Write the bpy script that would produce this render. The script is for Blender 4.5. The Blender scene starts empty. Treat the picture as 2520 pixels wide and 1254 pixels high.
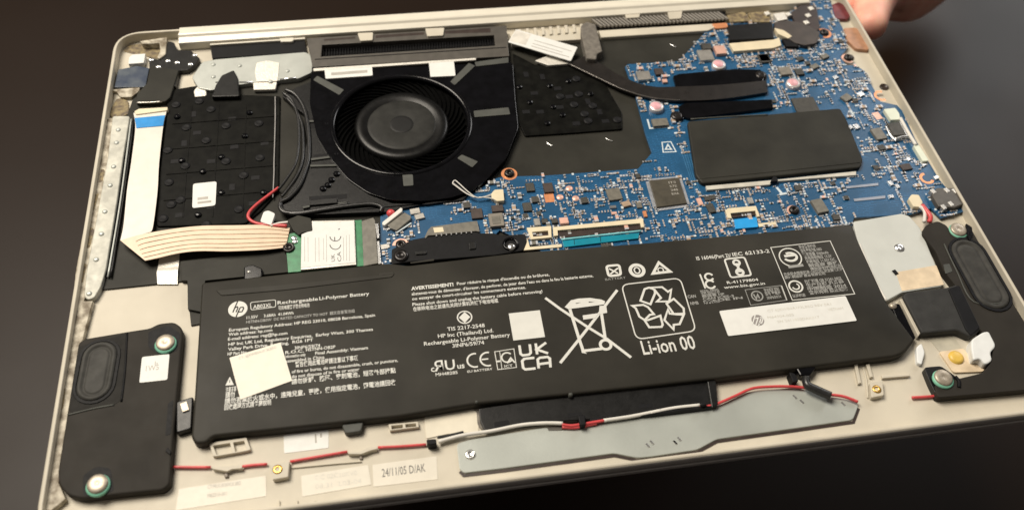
import bpy, bmesh, math, random
from mathutils import Vector, Matrix
random.seed(7)
sc = bpy.context.scene
MM = 0.001

# ------------------------------------------------------------------ camera
# The laptop's open underside is the plane z = 0 (millimetres, x along the hinge, y towards the hinge).
IMG_W, IMG_H, F = 2520.0, 1254.0, 2211.31
ROT = Matrix(((0.98760294, -0.15110618, 0.04251309),
              (-0.09606727, -0.79601283, -0.59760744),
              (0.12414314, 0.58611475, -0.80066097)))      # laptop -> viewing axes (right, down, forward)
CAM = Vector((107.69560, -101.48591, 250.32385))
LW, LH = 320.0, 215.52
cam_data = bpy.data.cameras.new("camera")
cam = bpy.data.objects.new("camera", cam_data); sc.collection.objects.link(cam)
cam_data.sensor_width = 36.0
cam_data.lens = F / IMG_W * 36.0
cam_data.clip_start = 0.01; cam_data.clip_end = 50.0
Rt = ROT.transposed()
r, d, f = Rt @ Vector((1, 0, 0)), Rt @ Vector((0, 1, 0)), Rt @ Vector((0, 0, 1))
m = Matrix((r, -d, -f)).transposed().to_4x4(); m.translation = CAM * MM
cam.matrix_world = m
cam_data.dof.use_dof = True
cam_data.dof.focus_distance = 0.315
cam_data.dof.aperture_fstop = 11.0
sc.camera = cam

# ------------------------------------------------------------------ light
world = bpy.data.worlds.new("World"); sc.world = world; world.use_nodes = True
bg = world.node_tree.nodes["Background"]
bg.inputs[0].default_value = (1.0, 0.90, 0.80, 1); bg.inputs[1].default_value = 0.10
def area_lamp(name, loc, target, size, power, col):
    l = bpy.data.lights.new(name, 'AREA'); l.shape = 'DISK'; l.size = size; l.energy = power; l.color = col
    o = bpy.data.objects.new(name, l); sc.collection.objects.link(o)
    o.location = loc; o.rotation_euler = (Vector(target) - Vector(loc)).to_track_quat('-Z', 'Y').to_euler()
    return o
area_lamp("ceiling_lamp", (-0.42, 0.62, 1.25), (0.15, 0.12, 0), 0.85, 31.0, (1.0, 0.91, 0.78))
area_lamp("added_sheen_lamp", (1.85, 1.55, 1.10), (0.3, 0.1, 0), 0.9, 14.0, (1.0, 0.98, 0.96))  # added unseen light for the grey sheen on the desk's right side
sc.view_settings.view_transform = 'Standard'; sc.view_settings.look = 'None'
sc.view_settings.gamma = 1.0; sc.view_settings.exposure = 0.0
sc.render.engine = 'CYCLES'
sc.cycles.use_denoising = True
sc.cycles.max_bounces = 8

# ------------------------------------------------------------------ helpers
def at(p, z=0.0):
    """where the line of sight through photo point p meets the laptop plane at height z (mm)"""
    dr = Rt @ Vector(((p[0] - IMG_W / 2) / F, (p[1] - IMG_H / 2) / F, 1.0))
    k = (z - CAM.z) / dr.z
    q = CAM + k * dr
    return (q.x, q.y)
def ats(pts, z=0.0): return [at(p, z) for p in pts]
def survey(ox, oy, s):
    return lambda *pts: [(ox + x / s, oy + y / s) for x, y in pts]
c1 = survey(60, 40, 3.483); c2 = survey(60, 380, 3.483); c3 = survey(60, 700, 2.263)
c4 = survey(660, 40, 3.483); c5 = survey(660, 380, 3.483); c6 = survey(1200, 0, 3.483); c7 = survey(1820, 0, 3.483)
d1 = survey(1200, 320, 3.483); d2 = survey(1820, 320, 3.483); d3 = survey(460, 660, 2.85); d4 = survey(980, 640, 3.918)
d5 = survey(1460, 560, 3.483); d6 = survey(2040, 520, 2.6125); d7 = survey(980, 860, 3.483); d8 = survey(1600, 860, 3.483)
e1 = survey(540, 700, 9.646); e3 = survey(540, 820, 5.478); e4 = survey(1000, 650, 5.25); e5 = survey(1690, 590, 6.0)
e6 = survey(1760, 720, 7.0); e7 = survey(420, 1040, 3.706); e8 = survey(720, 530, 8.36)
g1 = survey(660, 150, 3.3); g2 = survey(1860, 40, 4.8225); g3 = survey(2060, 240, 3.918); g4 = survey(260, 80, 5.223)
g5 = survey(1080, 400, 5.7); g6 = survey(900, 490, 6.27); g7 = survey(2160, 680, 3.689)

MATS = {}
def mat(name, col, rough=0.5, metal=0.0, var=0.12, vscale=0.25, bump=0.0, bscale=3.0, coat=0.0, col2=None, spec=0.5, sss=0.0):
    """principled material with slow colour mottling, roughness wear and optional fine relief; scales are per millimetre"""
    if name in MATS: return MATS[name]
    mt = bpy.data.materials.new(name); mt.use_nodes = True
    nt = mt.node_tree; b = nt.nodes["Principled BSDF"]; L = nt.links
    tc = nt.nodes.new("ShaderNodeTexCoord"); mp = nt.nodes.new("ShaderNodeMapping")
    mp.inputs["Scale"].default_value = (1000, 1000, 1000); L.new(tc.outputs["Object"], mp.inputs["Vector"])
    n = nt.nodes.new("ShaderNodeTexNoise"); n.inputs["Scale"].default_value = vscale; n.inputs["Detail"].default_value = 5
    L.new(mp.outputs[0], n.inputs["Vector"])
    mx = nt.nodes.new("ShaderNodeMix"); mx.data_type = 'RGBA'
    c2_ = col2 if col2 else tuple(c * (1 - var) for c in col)
    c1_ = col if col2 else tuple(min(1, c * (1 + var)) for c in col)
    mx.inputs[6].default_value = (*c1_, 1); mx.inputs[7].default_value = (*c2_, 1)
    rp = nt.nodes.new("ShaderNodeMapRange"); rp.inputs[1].default_value = 0.35; rp.inputs[2].default_value = 0.65
    L.new(n.outputs["Fac"], rp.inputs[0]); L.new(rp.outputs[0], mx.inputs[0]); L.new(mx.outputs[2], b.inputs["Base Color"])
    rr = nt.nodes.new("ShaderNodeMapRange"); rr.inputs[3].default_value = max(0.03, rough - 0.07); rr.inputs[4].default_value = min(1, rough + 0.07)
    n2 = nt.nodes.new("ShaderNodeTexNoise"); n2.inputs["Scale"].default_value = vscale * 3.1; n2.inputs["Detail"].default_value = 4
    L.new(mp.outputs[0], n2.inputs["Vector"]); L.new(n2.outputs["Fac"], rr.inputs[0]); L.new(rr.outputs[0], b.inputs["Roughness"])
    b.inputs["Metallic"].default_value = metal
    b.inputs["Specular IOR Level"].default_value = spec
    if coat: b.inputs["Coat Weight"].default_value = coat; b.inputs["Coat Roughness"].default_value = 0.12
    if sss:
        b.inputs["Subsurface Weight"].default_value = sss
        b.inputs["Subsurface Radius"].default_value = (0.006, 0.002, 0.001); b.inputs["Subsurface Scale"].default_value = 1.0
    if bump:
        n3 = nt.nodes.new("ShaderNodeTexNoise"); n3.inputs["Scale"].default_value = bscale; n3.inputs["Detail"].default_value = 3
        L.new(mp.outputs[0], n3.inputs["Vector"])
        bp = nt.nodes.new("ShaderNodeBump"); bp.inputs["Strength"].default_value = bump; bp.inputs["Distance"].default_value = 0.0003
        L.new(n3.outputs["Fac"], bp.inputs["Height"]); L.new(bp.outputs[0], b.inputs["Normal"])
    MATS[name] = mt
    return mt
M_cream = mat("champagne_plastic", (0.585, 0.54, 0.445), 0.52, spec=0.3, var=0.08, vscale=0.05, bump=0.12, bscale=2.5)
M_rim = mat("champagne_painted_rim", (0.74, 0.70, 0.60), 0.24, var=0.03, vscale=0.1)
M_side = mat("silver_side_wall", (0.52, 0.50, 0.48), 0.34, metal=0.3, var=0.05)
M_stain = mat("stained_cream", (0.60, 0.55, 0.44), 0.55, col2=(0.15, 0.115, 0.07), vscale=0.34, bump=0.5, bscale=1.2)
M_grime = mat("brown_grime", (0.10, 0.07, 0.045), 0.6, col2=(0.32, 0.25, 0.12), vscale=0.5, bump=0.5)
M_steel = mat("pale_stamped_steel", (0.44, 0.46, 0.43), 0.42, metal=0.3, var=0.06, vscale=0.15)
M_rail = mat("greyish_steel_rail", (0.45, 0.445, 0.39), 0.5, metal=0.15, var=0.22, vscale=0.22)
M_pad = mat("touchpad_bracket_steel", (0.40, 0.425, 0.395), 0.44, metal=0.2, var=0.10, vscale=0.04, bump=0.08, bscale=1.5)
M_silver = mat("bright_tin", (0.80, 0.80, 0.79), 0.22, metal=0.9, var=0.08)
M_solder = mat("tinned_solder", (0.56, 0.58, 0.62), 0.34, metal=0.3, var=0.12)
M_film = mat("black_mylar_film", (0.030, 0.029, 0.024), 0.48, var=0.2, spec=0.12, vscale=0.06, bump=0.35, bscale=0.10)
M_batt = mat("black_battery_wrap", (0.031, 0.029, 0.024), 0.46, spec=0.12, var=0.25, vscale=0.035, bump=0.16, bscale=0.12)
M_kb = mat("black_keyboard_metal", (0.006, 0.006, 0.005), 0.46, spec=0.06, var=0.4, vscale=0.25, bump=0.10, bscale=0.35)
M_gloss = mat("gloss_black_plastic", (0.003, 0.003, 0.004), 0.15, spec=0.3, var=0.3, vscale=0.2)
M_black = mat("black_plastic", (0.008, 0.008, 0.008), 0.34, spec=0.3, var=0.3, vscale=0.3, bump=0.1)
M_deep = mat("deep_black", (0.004, 0.004, 0.005), 0.6, var=0.3, spec=0.2)
M_spk = mat("speaker_black_plastic", (0.032, 0.029, 0.025), 0.55, spec=0.07, var=0.12, vscale=0.08, bump=0.05)
M_cone = mat("speaker_rubber", (0.046, 0.045, 0.041), 0.6, spec=0.2, var=0.2)
M_foam = mat("grey_foam", (0.16, 0.145, 0.125), 0.85, var=0.2, vscale=0.6, bump=0.6, bscale=3)
M_greyp = mat("grey_pad", (0.055, 0.058, 0.050), 0.6, var=0.15)
M_frame = mat("dark_grey_housing", (0.085, 0.077, 0.066), 0.45, metal=0.1, var=0.12)
M_white = mat("white_label_paper", (0.74, 0.745, 0.72), 0.55, var=0.03, vscale=0.3)
M_offw = mat("translucent_label", (0.66, 0.62, 0.53), 0.45, var=0.03)
M_ffc = mat("ribbon_white", (0.74, 0.70, 0.63), 0.34, var=0.04)
M_blue = mat("ribbon_blue_stiffener", (0.010, 0.26, 0.66), 0.3, var=0.1)
M_teal = mat("teal_stiffener", (0.008, 0.24, 0.34), 0.28, var=0.1)
M_ivory = mat("ivory_connector", (0.74, 0.65, 0.46), 0.42, var=0.05)
M_brownslot = mat("dark_brown_slot", (0.035, 0.022, 0.018), 0.4, var=0.2)
M_chip = mat("chip_epoxy", (0.045, 0.042, 0.034), 0.5, var=0.2, vscale=0.6, bump=0.2, bscale=6)
M_chipb = mat("chip_epoxy_brown", (0.050, 0.034, 0.028), 0.5, var=0.2, vscale=0.6)
M_chipg = mat("chip_grey", (0.16, 0.15, 0.125), 0.42, var=0.15, vscale=0.6)
M_ind = mat("ferrite_grey", (0.20, 0.18, 0.15), 0.55, var=0.15, vscale=0.6)
M_can = mat("nickel_can", (0.50, 0.48, 0.44), 0.34, metal=0.7, var=0.1)
M_copper = mat("copper_pad", (0.86, 0.36, 0.17), 0.32, metal=0.45, var=0.1, vscale=0.5)
M_pinkpad = mat("pinkish_test_pad", (0.80, 0.48, 0.38), 0.4, metal=0.3, var=0.1)
M_pinkcap = mat("pink_capacitor_top", (0.74, 0.40, 0.44), 0.4, var=0.15, vscale=0.7)
M_gold = mat("brass_insert", (0.80, 0.50, 0.14), 0.3, metal=0.8, var=0.1)
M_red = mat("red_wire", (0.62, 0.075, 0.08), 0.35, var=0.1)
M_wwire = mat("white_wire", (0.72, 0.70, 0.65), 0.4, var=0.05)
M_gwire = mat("grey_wire", (0.30, 0.29, 0.28), 0.4, var=0.1)
M_bwire = mat("black_wire", (0.022, 0.022, 0.022), 0.30, var=0.2)
M_green = mat("green_circuit_board", (0.035, 0.21, 0.09), 0.32, var=0.2, vscale=0.4)
M_rubber = mat("green_rubber_ring", (0.20, 0.50, 0.36), 0.5, var=0.1)
M_screw = mat("screw_steel", (0.40, 0.35, 0.28), 0.42, metal=0.45, var=0.15, vscale=0.8)
M_bscrew = mat("black_screw", (0.02, 0.017, 0.016), 0.3, metal=0.4, var=0.2)
M_print = mat("white_print", (0.66, 0.66, 0.62), 0.55, var=0.03)
M_printg = mat("grey_print", (0.30, 0.30, 0.285), 0.55, var=0.05)
M_ink = mat("grey_black_ink", (0.10, 0.095, 0.09), 0.6, var=0.1)
M_inkf = mat("faint_ink", (0.42, 0.40, 0.36), 0.6, var=0.1)
M_silk = mat("white_silkscreen", (0.62, 0.70, 0.74), 0.5, var=0.05)
M_tan = mat("tan_ceramic", (0.40, 0.29, 0.20), 0.45, var=0.2)
M_palegreen = mat("pale_green_white_plastic", (0.70, 0.75, 0.62), 0.4, var=0.05)
M_plate = mat("bare_aluminium_plate", (0.56, 0.58, 0.55), 0.55, metal=0.0, var=0.04, vscale=0.1)
M_dkred = mat("dark_red_port", (0.16, 0.025, 0.03), 0.4, var=0.3)
M_rustp = mat("rusty_tan_port", (0.42, 0.22, 0.13), 0.45, var=0.2)
M_bluefilm = mat("blue_grey_film", (0.10, 0.12, 0.14), 0.3, col2=(0.015, 0.03, 0.07), vscale=0.12)
M_foil = mat("foil_tape", (0.78, 0.75, 0.68), 0.42, metal=0.3, var=0.06, vscale=0.6, bump=0.5, bscale=1.5)
M_yel = mat("yellow_glue", (0.78, 0.52, 0.10), 0.4, var=0.1)
M_sil = mat("white_silicone", (0.76, 0.78, 0.78), 0.5, var=0.04)
M_skin = mat("skin", (0.95, 0.55, 0.42), 0.5, col2=(0.88, 0.40, 0.31), vscale=0.09, bump=0.25, bscale=1.2, sss=0.25)
M_desk = mat("dark_desk_mat", (0.013, 0.0072, 0.0044), 0.42, spec=0.17, var=0.10, vscale=0.003)

def pcb_material():
    mt = bpy.data.materials.new("blue_solder_mask"); mt.use_nodes = True
    nt = mt.node_tree; b = nt.nodes["Principled BSDF"]; L = nt.links
    tc = nt.nodes.new("ShaderNodeTexCoord"); mp = nt.nodes.new("ShaderNodeMapping"); mp.inputs["Scale"].default_value = (1000, 1000, 1000)
    L.new(tc.outputs["Object"], mp.inputs["Vector"])
    br = nt.nodes.new("ShaderNodeTexBrick"); br.inputs["Scale"].default_value = 0.55; br.inputs["Mortar Size"].default_value = 0.05
    br.inputs["Color1"].default_value = (0.009, 0.066, 0.155, 1); br.inputs["Color2"].default_value = (0.012, 0.084, 0.198, 1)
    br.inputs["Mortar"].default_value = (0.028, 0.145, 0.31, 1); br.inputs["Brick Width"].default_value = 1.7; br.inputs["Row Height"].default_value = 0.4
    no = nt.nodes.new("ShaderNodeTexNoise"); no.inputs["Scale"].default_value = 0.12; no.inputs["Detail"].default_value = 1
    wv = nt.nodes.new("ShaderNodeMix"); wv.data_type = 'VECTOR'; wv.inputs[0].default_value = 0.35
    L.new(mp.outputs[0], no.inputs["Vector"])
    add = nt.nodes.new("ShaderNodeVectorMath"); add.operation = 'MULTIPLY_ADD'
    add.inputs[1].default_value = (6, 6, 0); L.new(no.outputs["Color"], add.inputs[0]); L.new(mp.outputs[0], add.inputs[2])
    L.new(add.outputs[0], br.inputs["Vector"])
    n2 = nt.nodes.new("ShaderNodeTexNoise"); n2.inputs["Scale"].default_value = 0.09; n2.inputs["Detail"].default_value = 3; L.new(mp.outputs[0], n2.inputs["Vector"])
    mx = nt.nodes.new("ShaderNodeMix"); mx.data_type = 'RGBA'; mx.inputs[7].default_value = (0.010, 0.074, 0.168, 1)
    rg = nt.nodes.new("ShaderNodeMapRange"); rg.inputs[1].default_value = 0.45; rg.inputs[2].default_value = 0.6; L.new(n2.outputs["Fac"], rg.inputs[0])
    L.new(rg.outputs[0], mx.inputs[0]); L.new(br.outputs["Color"], mx.inputs[6]); L.new(mx.outputs[2], b.inputs["Base Color"])
    b.inputs["Roughness"].default_value = 0.32
    MATS["pcb"] = mt
    return mt
M_pcb = pcb_material()

COL = sc.collection
def link(name, me, parent=None, label=None):
    o = bpy.data.objects.new(name, me); COL.objects.link(o)
    if parent is not None:
        o.parent = parent
        o.matrix_parent_inverse = Matrix.Translation(-Vector(WORLD[parent.name]))
        WORLD[o.name] = WORLD[parent.name]
        WORLD[o.name] = (0, 0, 0)
    else:
        WORLD[o.name] = (0, 0, 0)
    if label: o["label"] = label
    return o
WORLD = {}
def finish(name, bm, mats, parent, label=None, smooth=False):
    bmesh.ops.recalc_face_normals(bm, faces=bm.faces)
    bmesh.ops.scale(bm, vec=(MM, MM, MM), verts=bm.verts)
    me = bpy.data.meshes.new(name); bm.to_mesh(me); bm.free()
    for mm in (mats if isinstance(mats, (list, tuple)) else [mats]): me.materials.append(mm)
    if smooth:
        for p in me.polygons: p.use_smooth = True
    return link(name, me, parent, label)

def bevel_top(bm, z1, bev, seg=2):
    es = [e for e in bm.edges if abs(e.verts[0].co.z - z1) < 1e-5 and abs(e.verts[1].co.z - z1) < 1e-5 and len(e.link_faces) == 2
          and e.link_faces[0].normal.angle(e.link_faces[1].normal, 0) > 0.6]
    if es: bmesh.ops.bevel(bm, geom=es, offset=bev, segments=seg, profile=0.5, affect='EDGES', clamp_overlap=True)
def bm_prism(pts, z0, z1, bev=0.0, seg=2, bm=None):
    own = bm is None
    if own: bm = bmesh.new()
    area = sum(pts[i][0] * pts[(i + 1) % len(pts)][1] - pts[(i + 1) % len(pts)][0] * pts[i][1] for i in range(len(pts)))
    if area < 0: pts = pts[::-1]
    lo = [bm.verts.new((x, y, z0)) for x, y in pts]; hi = [bm.verts.new((x, y, z1)) for x, y in pts]
    n = len(pts)
    bm.faces.new(hi); bm.faces.new(lo[::-1])
    for i in range(n): bm.faces.new((lo[i], lo[(i + 1) % n], hi[(i + 1) % n], hi[i]))
    bm.normal_update()
    if bev and own: bevel_top(bm, z1, bev, seg)
    return bm
def rounded(pts, rad, n=4):
    out = []; N = len(pts)
    rads = rad if isinstance(rad, (list, tuple)) else [rad] * N
    for i in range(N):
        p0, p1, p2 = Vector(pts[i - 1]), Vector(pts[i]), Vector(pts[(i + 1) % N])
        a, b = (p0 - p1), (p2 - p1); la, lb = a.length, b.length
        k = min(rads[i], la * 0.45, lb * 0.45)
        if k < 0.05: out.append(tuple(p1)); continue
        s, e = p1 + a / la * k, p1 + b / lb * k
        for j in range(n + 1):
            t = j / n; q = s * (1 - t) ** 2 + p1 * 2 * t * (1 - t) + e * t * t
            out.append((q.x, q.y))
    return out
def prism(name, pts, z0, z1, mt, parent, bev=0.15, rad=0.0, label=None, seg=2):
    """pts are photo points lying on the top face"""
    q = ats(pts, z1)
    if rad: q = rounded(q, rad)
    return finish(name, bm_prism(q, z0, z1, bev, seg), mt, parent, label)
def holed_bm(outer, holes, z0, z1, bev=0.0):
    bm = bmesh.new(); es = []
    for loop in [outer] + holes:
        vs = [bm.verts.new((x, y, z1)) for x, y in loop]
        es += [bm.edges.new((vs[i], vs[(i + 1) % len(vs)])) for i in range(len(vs))]
    bmesh.ops.triangle_fill(bm, use_beauty=True, use_dissolve=False, edges=es)
    bmesh.ops.recalc_face_normals(bm, faces=bm.faces)
    if bm.faces and bm.faces[:][0].normal.z < 0: bmesh.ops.reverse_faces(bm, faces=bm.faces)
    top = bm.faces[:]
    ex = bmesh.ops.extrude_face_region(bm, geom=top)
    nv = [g for g in ex["geom"] if isinstance(g, bmesh.types.BMVert)]
    for v in nv: v.co.z = z0
    bm.normal_update()
    bmesh.ops.recalc_face_normals(bm, faces=bm.faces)
    bm.normal_update()
    if bev: bevel_top(bm, z1, bev)
    return bm
def circle(c, rr, n=32, ry=None, ph=0):
    ry = rr if ry is None else ry
    return [(c[0] + rr * math.cos(ph + 2 * math.pi * i / n), c[1] + ry * math.sin(ph + 2 * math.pi * i / n)) for i in range(n)]
def lathe_bm(c, prof, n=32, bm=None, sy=1.0, rot=0.0):
    bm = bm or bmesh.new(); rings = []
    for rr, z in prof:
        if rr < 1e-6: rings.append([bm.verts.new((c[0], c[1], z))])
        else:
            ring = []
            for i in range(n):
                a = 2 * math.pi * i / n; x, y = rr * math.cos(a), rr * sy * math.sin(a)
                ring.append(bm.verts.new((c[0] + x * math.cos(rot) - y * math.sin(rot), c[1] + x * math.sin(rot) + y * math.cos(rot), z)))
            rings.append(ring)
    for A, B in zip(rings, rings[1:]):
        for i in range(n):
            j = (i + 1) % n
            if len(A) == 1 and len(B) > 1: bm.faces.new((A[0], B[i], B[j]))
            elif len(B) == 1 and len(A) > 1: bm.faces.new((A[i], A[j], B[0]))
            elif len(A) > 1: bm.faces.new((A[i], A[j], B[j], B[i]))
    return bm
def lathe(name, c, prof, mt, parent, n=32, label=None, smooth=True):
    return finish(name, lathe_bm(c, prof, n), mt, parent, label, smooth)
def spline(pts, sub=6):
    P = [Vector(p) for p in pts]
    if len(P) < 3: return P
    out = []
    for i in range(len(P) - 1):
        p0, p1, p2, p3 = P[max(i - 1, 0)], P[i], P[i + 1], P[min(i + 2, len(P) - 1)]
        for j in range(sub):
            t = j / sub
            out.append(0.5 * ((2 * p1) + (p2 - p0) * t + (2 * p0 - 5 * p1 + 4 * p2 - p3) * t * t + (3 * p1 - p0 - 3 * p2 + p3) * t ** 3))
    out.append(P[-1]); return out
def tube_bm(path, rad, sides=8, bm=None, flat=1.0):
    bm = bm or bmesh.new(); rings = []
    for i, p in enumerate(path):
        t = (path[min(i + 1, len(path) - 1)] - path[max(i - 1, 0)]).normalized()
        s = t.cross(Vector((0, 0, 1)))
        s = s.normalized() if s.length > 1e-4 else Vector((1, 0, 0))
        u = s.cross(t)
        rings.append([bm.verts.new(p + s * rad * math.cos(2 * math.pi * k / sides) + u * rad * flat * math.sin(2 * math.pi * k / sides)) for k in range(sides)])
    for A, B in zip(rings, rings[1:]):
        for k in range(sides): bm.faces.new((A[k], A[(k + 1) % sides], B[(k + 1) % sides], B[k]))
    bm.faces.new(rings[0][::-1]); bm.faces.new(rings[-1])
    return bm
def wire(name, pts, zs, rad, mt, parent, label=None, sides=8, flat=1.0, sub=6):
    if not isinstance(zs, (list, tuple)): zs = [zs] * len(pts)
    path = spline([(*at(p, z), z) for p, z in zip(pts, zs)], sub)
    return finish(name, tube_bm(path, rad, sides, flat=flat), mt, parent, label, True)
def ribbon(name, left, right, zs, th, mt, parent, label=None, sub=6):
    if not isinstance(zs, (list, tuple)): zs = [zs] * len(left)
    Lp = spline([(*at(p, z), z) for p, z in zip(left, zs)], sub); Rp = spline([(*at(p, z), z) for p, z in zip(right, zs)], sub)
    bm = bmesh.new(); rows = []
    for a, b in zip(Lp, Rp):
        dn = Vector((0, 0, -th)); rows.append([bm.verts.new(a), bm.verts.new(b), bm.verts.new(b + dn), bm.verts.new(a + dn)])
    for A, B in zip(rows, rows[1:]):
        for k in range(4): bm.faces.new((A[k], A[(k + 1) % 4], B[(k + 1) % 4], B[k]))
    bm.faces.new(rows[0]); bm.faces.new(rows[-1][::-1])
    return finish(name, bm, mt, parent, label)
def stroke_bm(q, w, z, closed=False, bm=None):
    """flat printed line of width w along the points q (mm)"""
    bm = bm or bmesh.new(); N = len(q); V = [Vector(p) for p in q]; rows = []
    for i in range(N):
        a = V[i - 1] if (i > 0 or closed) else None; b = V[(i + 1) % N] if (i < N - 1 or closed) else None
        n1 = (V[i] - a).normalized() if a is not None else None; n2 = (b - V[i]).normalized() if b is not None else None
        n1 = n1 or n2; n2 = n2 or n1
        t = (n1 + n2); t = t.normalized() if t.length > 1e-3 else n1
        nn = Vector((-t.y, t.x)); k = 1 / max(0.45, nn.dot(Vector((-n1.y, n1.x))))
        o = nn * (w / 2 * k)
        rows.append((bm.verts.new((V[i].x + o.x, V[i].y + o.y, z)), bm.verts.new((V[i].x - o.x, V[i].y - o.y, z))))
    for i in range(N if closed else N - 1):
        A, B = rows[i], rows[(i + 1) % N]; bm.faces.new((A[0], A[1], B[1], B[0]))
    return bm
def up_faces(bm):
    bm.normal_update()
    rv = [f_ for f_ in bm.faces if f_.normal.z < 0]
    if rv: bmesh.ops.reverse_faces(bm, faces=rv)
def finish_flat(name, bm, mt, parent, label=None):
    up_faces(bm); bmesh.ops.scale(bm, vec=(MM, MM, MM), verts=bm.verts)
    me = bpy.data.meshes.new(name); bm.to_mesh(me); bm.free(); me.materials.append(mt)
    return link(name, me, parent, label)
def stroke(name, pts, w, z, mt, parent, closed=False, label=None):
    return finish_flat(name, stroke_bm(ats(pts, z), w, z, closed), mt, parent, label)
TXT = None
def text_bm(bm, s, p0, p1, h, z, bold=0.0, snap=True, shear=0.0):
    """lettering from photo point p0 to p1 (baseline), cap height h mm, added to bm"""
    global TXT
    cu = bpy.data.curves.new("lettering", 'FONT'); cu.body = s; cu.size = 10.0; cu.resolution_u = 2; cu.shear = shear; cu.offset = bold
    ob = bpy.data.objects.new("lettering", cu); COL.objects.link(ob)
    me = bpy.data.meshes.new_from_object(ob)
    bpy.data.objects.remove(ob); bpy.data.curves.remove(cu)
    if not me.vertices: return
    xs = [v.co.x for v in me.vertices]; x0, x1 = min(xs), max(xs)
    a, b = Vector(at(p0, z)), Vector(at(p1, z))
    if snap:
        y = (a.y + b.y) / 2; a.y = b.y = y
    u = b - a; wd = u.length; u = u / wd; v_ = Vector((-u.y, u.x)); sx = wd / max(1e-6, x1 - x0); sy = h / 7.0
    tmp = bmesh.new(); tmp.from_mesh(me); bpy.data.meshes.remove(me)
    vm = {}
    for vv in tmp.verts:
        q = a + u * ((vv.co.x - x0) * sx) + v_ * (vv.co.y * sy); vm[vv.index] = bm.verts.new((q.x, q.y, z))
    for ff in tmp.faces:
        try: bm.faces.new([vm[vv.index] for vv in ff.verts])
        except ValueError: pass
    tmp.free()
def text(name, s, p0, p1, h, z, mt, parent, **k):
    bm = bmesh.new(); text_bm(bm, s, p0, p1, h, z, **k)
    return finish_flat(name, bm, mt, parent)
def box_bm(bm, cx, cy, z0, w, dd, h, rot=0.0, mi=0):
    cr, sr = math.cos(rot), math.sin(rot); vs = []
    for z in (z0, z0 + h):
        for x, y in ((-w / 2, -dd / 2), (w / 2, -dd / 2), (w / 2, dd / 2), (-w / 2, dd / 2)):
            vs.append(bm.verts.new((cx + x * cr - y * sr, cy + x * sr + y * cr, z)))
    for idx in ((4, 5, 6, 7), (3, 2, 1, 0), (0, 1, 5, 4), (1, 2, 6, 5), (2, 3, 7, 6), (3, 0, 4, 7)):
        ff = bm.faces.new([vs[i] for i in idx]); ff.material_index = mi
SHARED = {}
def copy_of(key, maker, name, parent, loc, rot=0.0, label=None):
    """first call builds the mesh at the origin, later calls share it"""
    if key not in SHARED:
        bm, mats = maker(); bmesh.ops.recalc_face_normals(bm, faces=bm.faces); bmesh.ops.scale(bm, vec=(MM, MM, MM), verts=bm.verts)
        me = bpy.data.meshes.new(name); bm.to_mesh(me); bm.free()
        for mm in mats: me.materials.append(mm)
        SHARED[key] = me
    o = link(name, SHARED[key], parent, label)
    o.location = Vector(loc) * MM; o.rotation_euler = (0, 0, rot)
    return o

# ------------------------------------------------------------------ setting
desk_bm = bmesh.new(); box_bm(desk_bm, 300, 400, -190, 3600, 3200, 40)
desk = finish("desk", desk_bm, M_desk, None, "dark matt desk top below the opened laptop"); desk["kind"] = "structure"

# ------------------------------------------------------------------ laptop root and chassis
laptop = bpy.data.objects.new("laptop", None); COL.objects.link(laptop)
laptop.location = (LW / 2 * MM, LH / 2 * MM, -0.011); WORLD["laptop"] = tuple(laptop.location)
laptop["label"] = "champagne laptop turned over with its bottom cover off and internals showing"; laptop["category"] = "laptop"
laptop.empty_display_size = 0.05
FLOOR = -4.2
rect = lambda i, rr, n=8: rounded([(i, i), (LW - i, i), (LW - i, LH - i), (i, LH - i)], rr, n)
# chassis: curved side walls, rim and floor in one shell
bm = bmesh.new()
levels = [(4.5, -6.4, 8), (1.6, -5.8, 10), (0.4, -4.6, 11), (0.0, -2.8, 11), (0.08, -1.4, 11), (0.4, -0.5, 11), (0.75, -0.12, 11), (1.15, 0.0, 10.5), (1.6, -0.05, 9.5), (1.75, -0.25, 9.3), (1.8, FLOOR, 9)]
rings = [[bm.verts.new((x, y, z)) for x, y in rect(i, rr)] for i, z, rr in levels]
nn = len(rings[0])
for k, (A, B) in enumerate(zip(rings, rings[1:])):
    for i in range(nn):
        ff = bm.faces.new((A[i], A[(i + 1) % nn], B[(i + 1) % nn], B[i])); ff.material_index = 1 if k < 5 else 0
bm.faces.new(rings[-1]); bm.faces.new(rings[0][::-1]).material_index = 1
chassis = finish("chassis", bm, [M_cream, M_side], laptop, "champagne coloured palm rest shell with raised rim")
for p in chassis.data.polygons: p.use_smooth = abs(p.normal.z) < 0.9 and p.material_index == 1
# closed screen lid underneath
bm = bmesh.new()
levels = [(6, -11.0, 8), (2.6, -10.4, 9), (1.2, -9.2, 10), (1.0, -7.4, 10), (1.3, -7.0, 10), (3, -7.0, 9)]
rings = [[bm.verts.new((x, y, z)) for x, y in rect(i, rr)] for i, z, rr in levels]
for A, B in zip(rings, rings[1:]):
    for i in range(nn): bm.faces.new((A[i], A[(i + 1) % nn], B[(i + 1) % nn], B[i]))
bm.faces.new(rings[-1]); bm.faces.new(rings[0][::-1])
finish("screen_lid", bm, M_side, laptop, "closed silver screen lid under the base")

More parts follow.
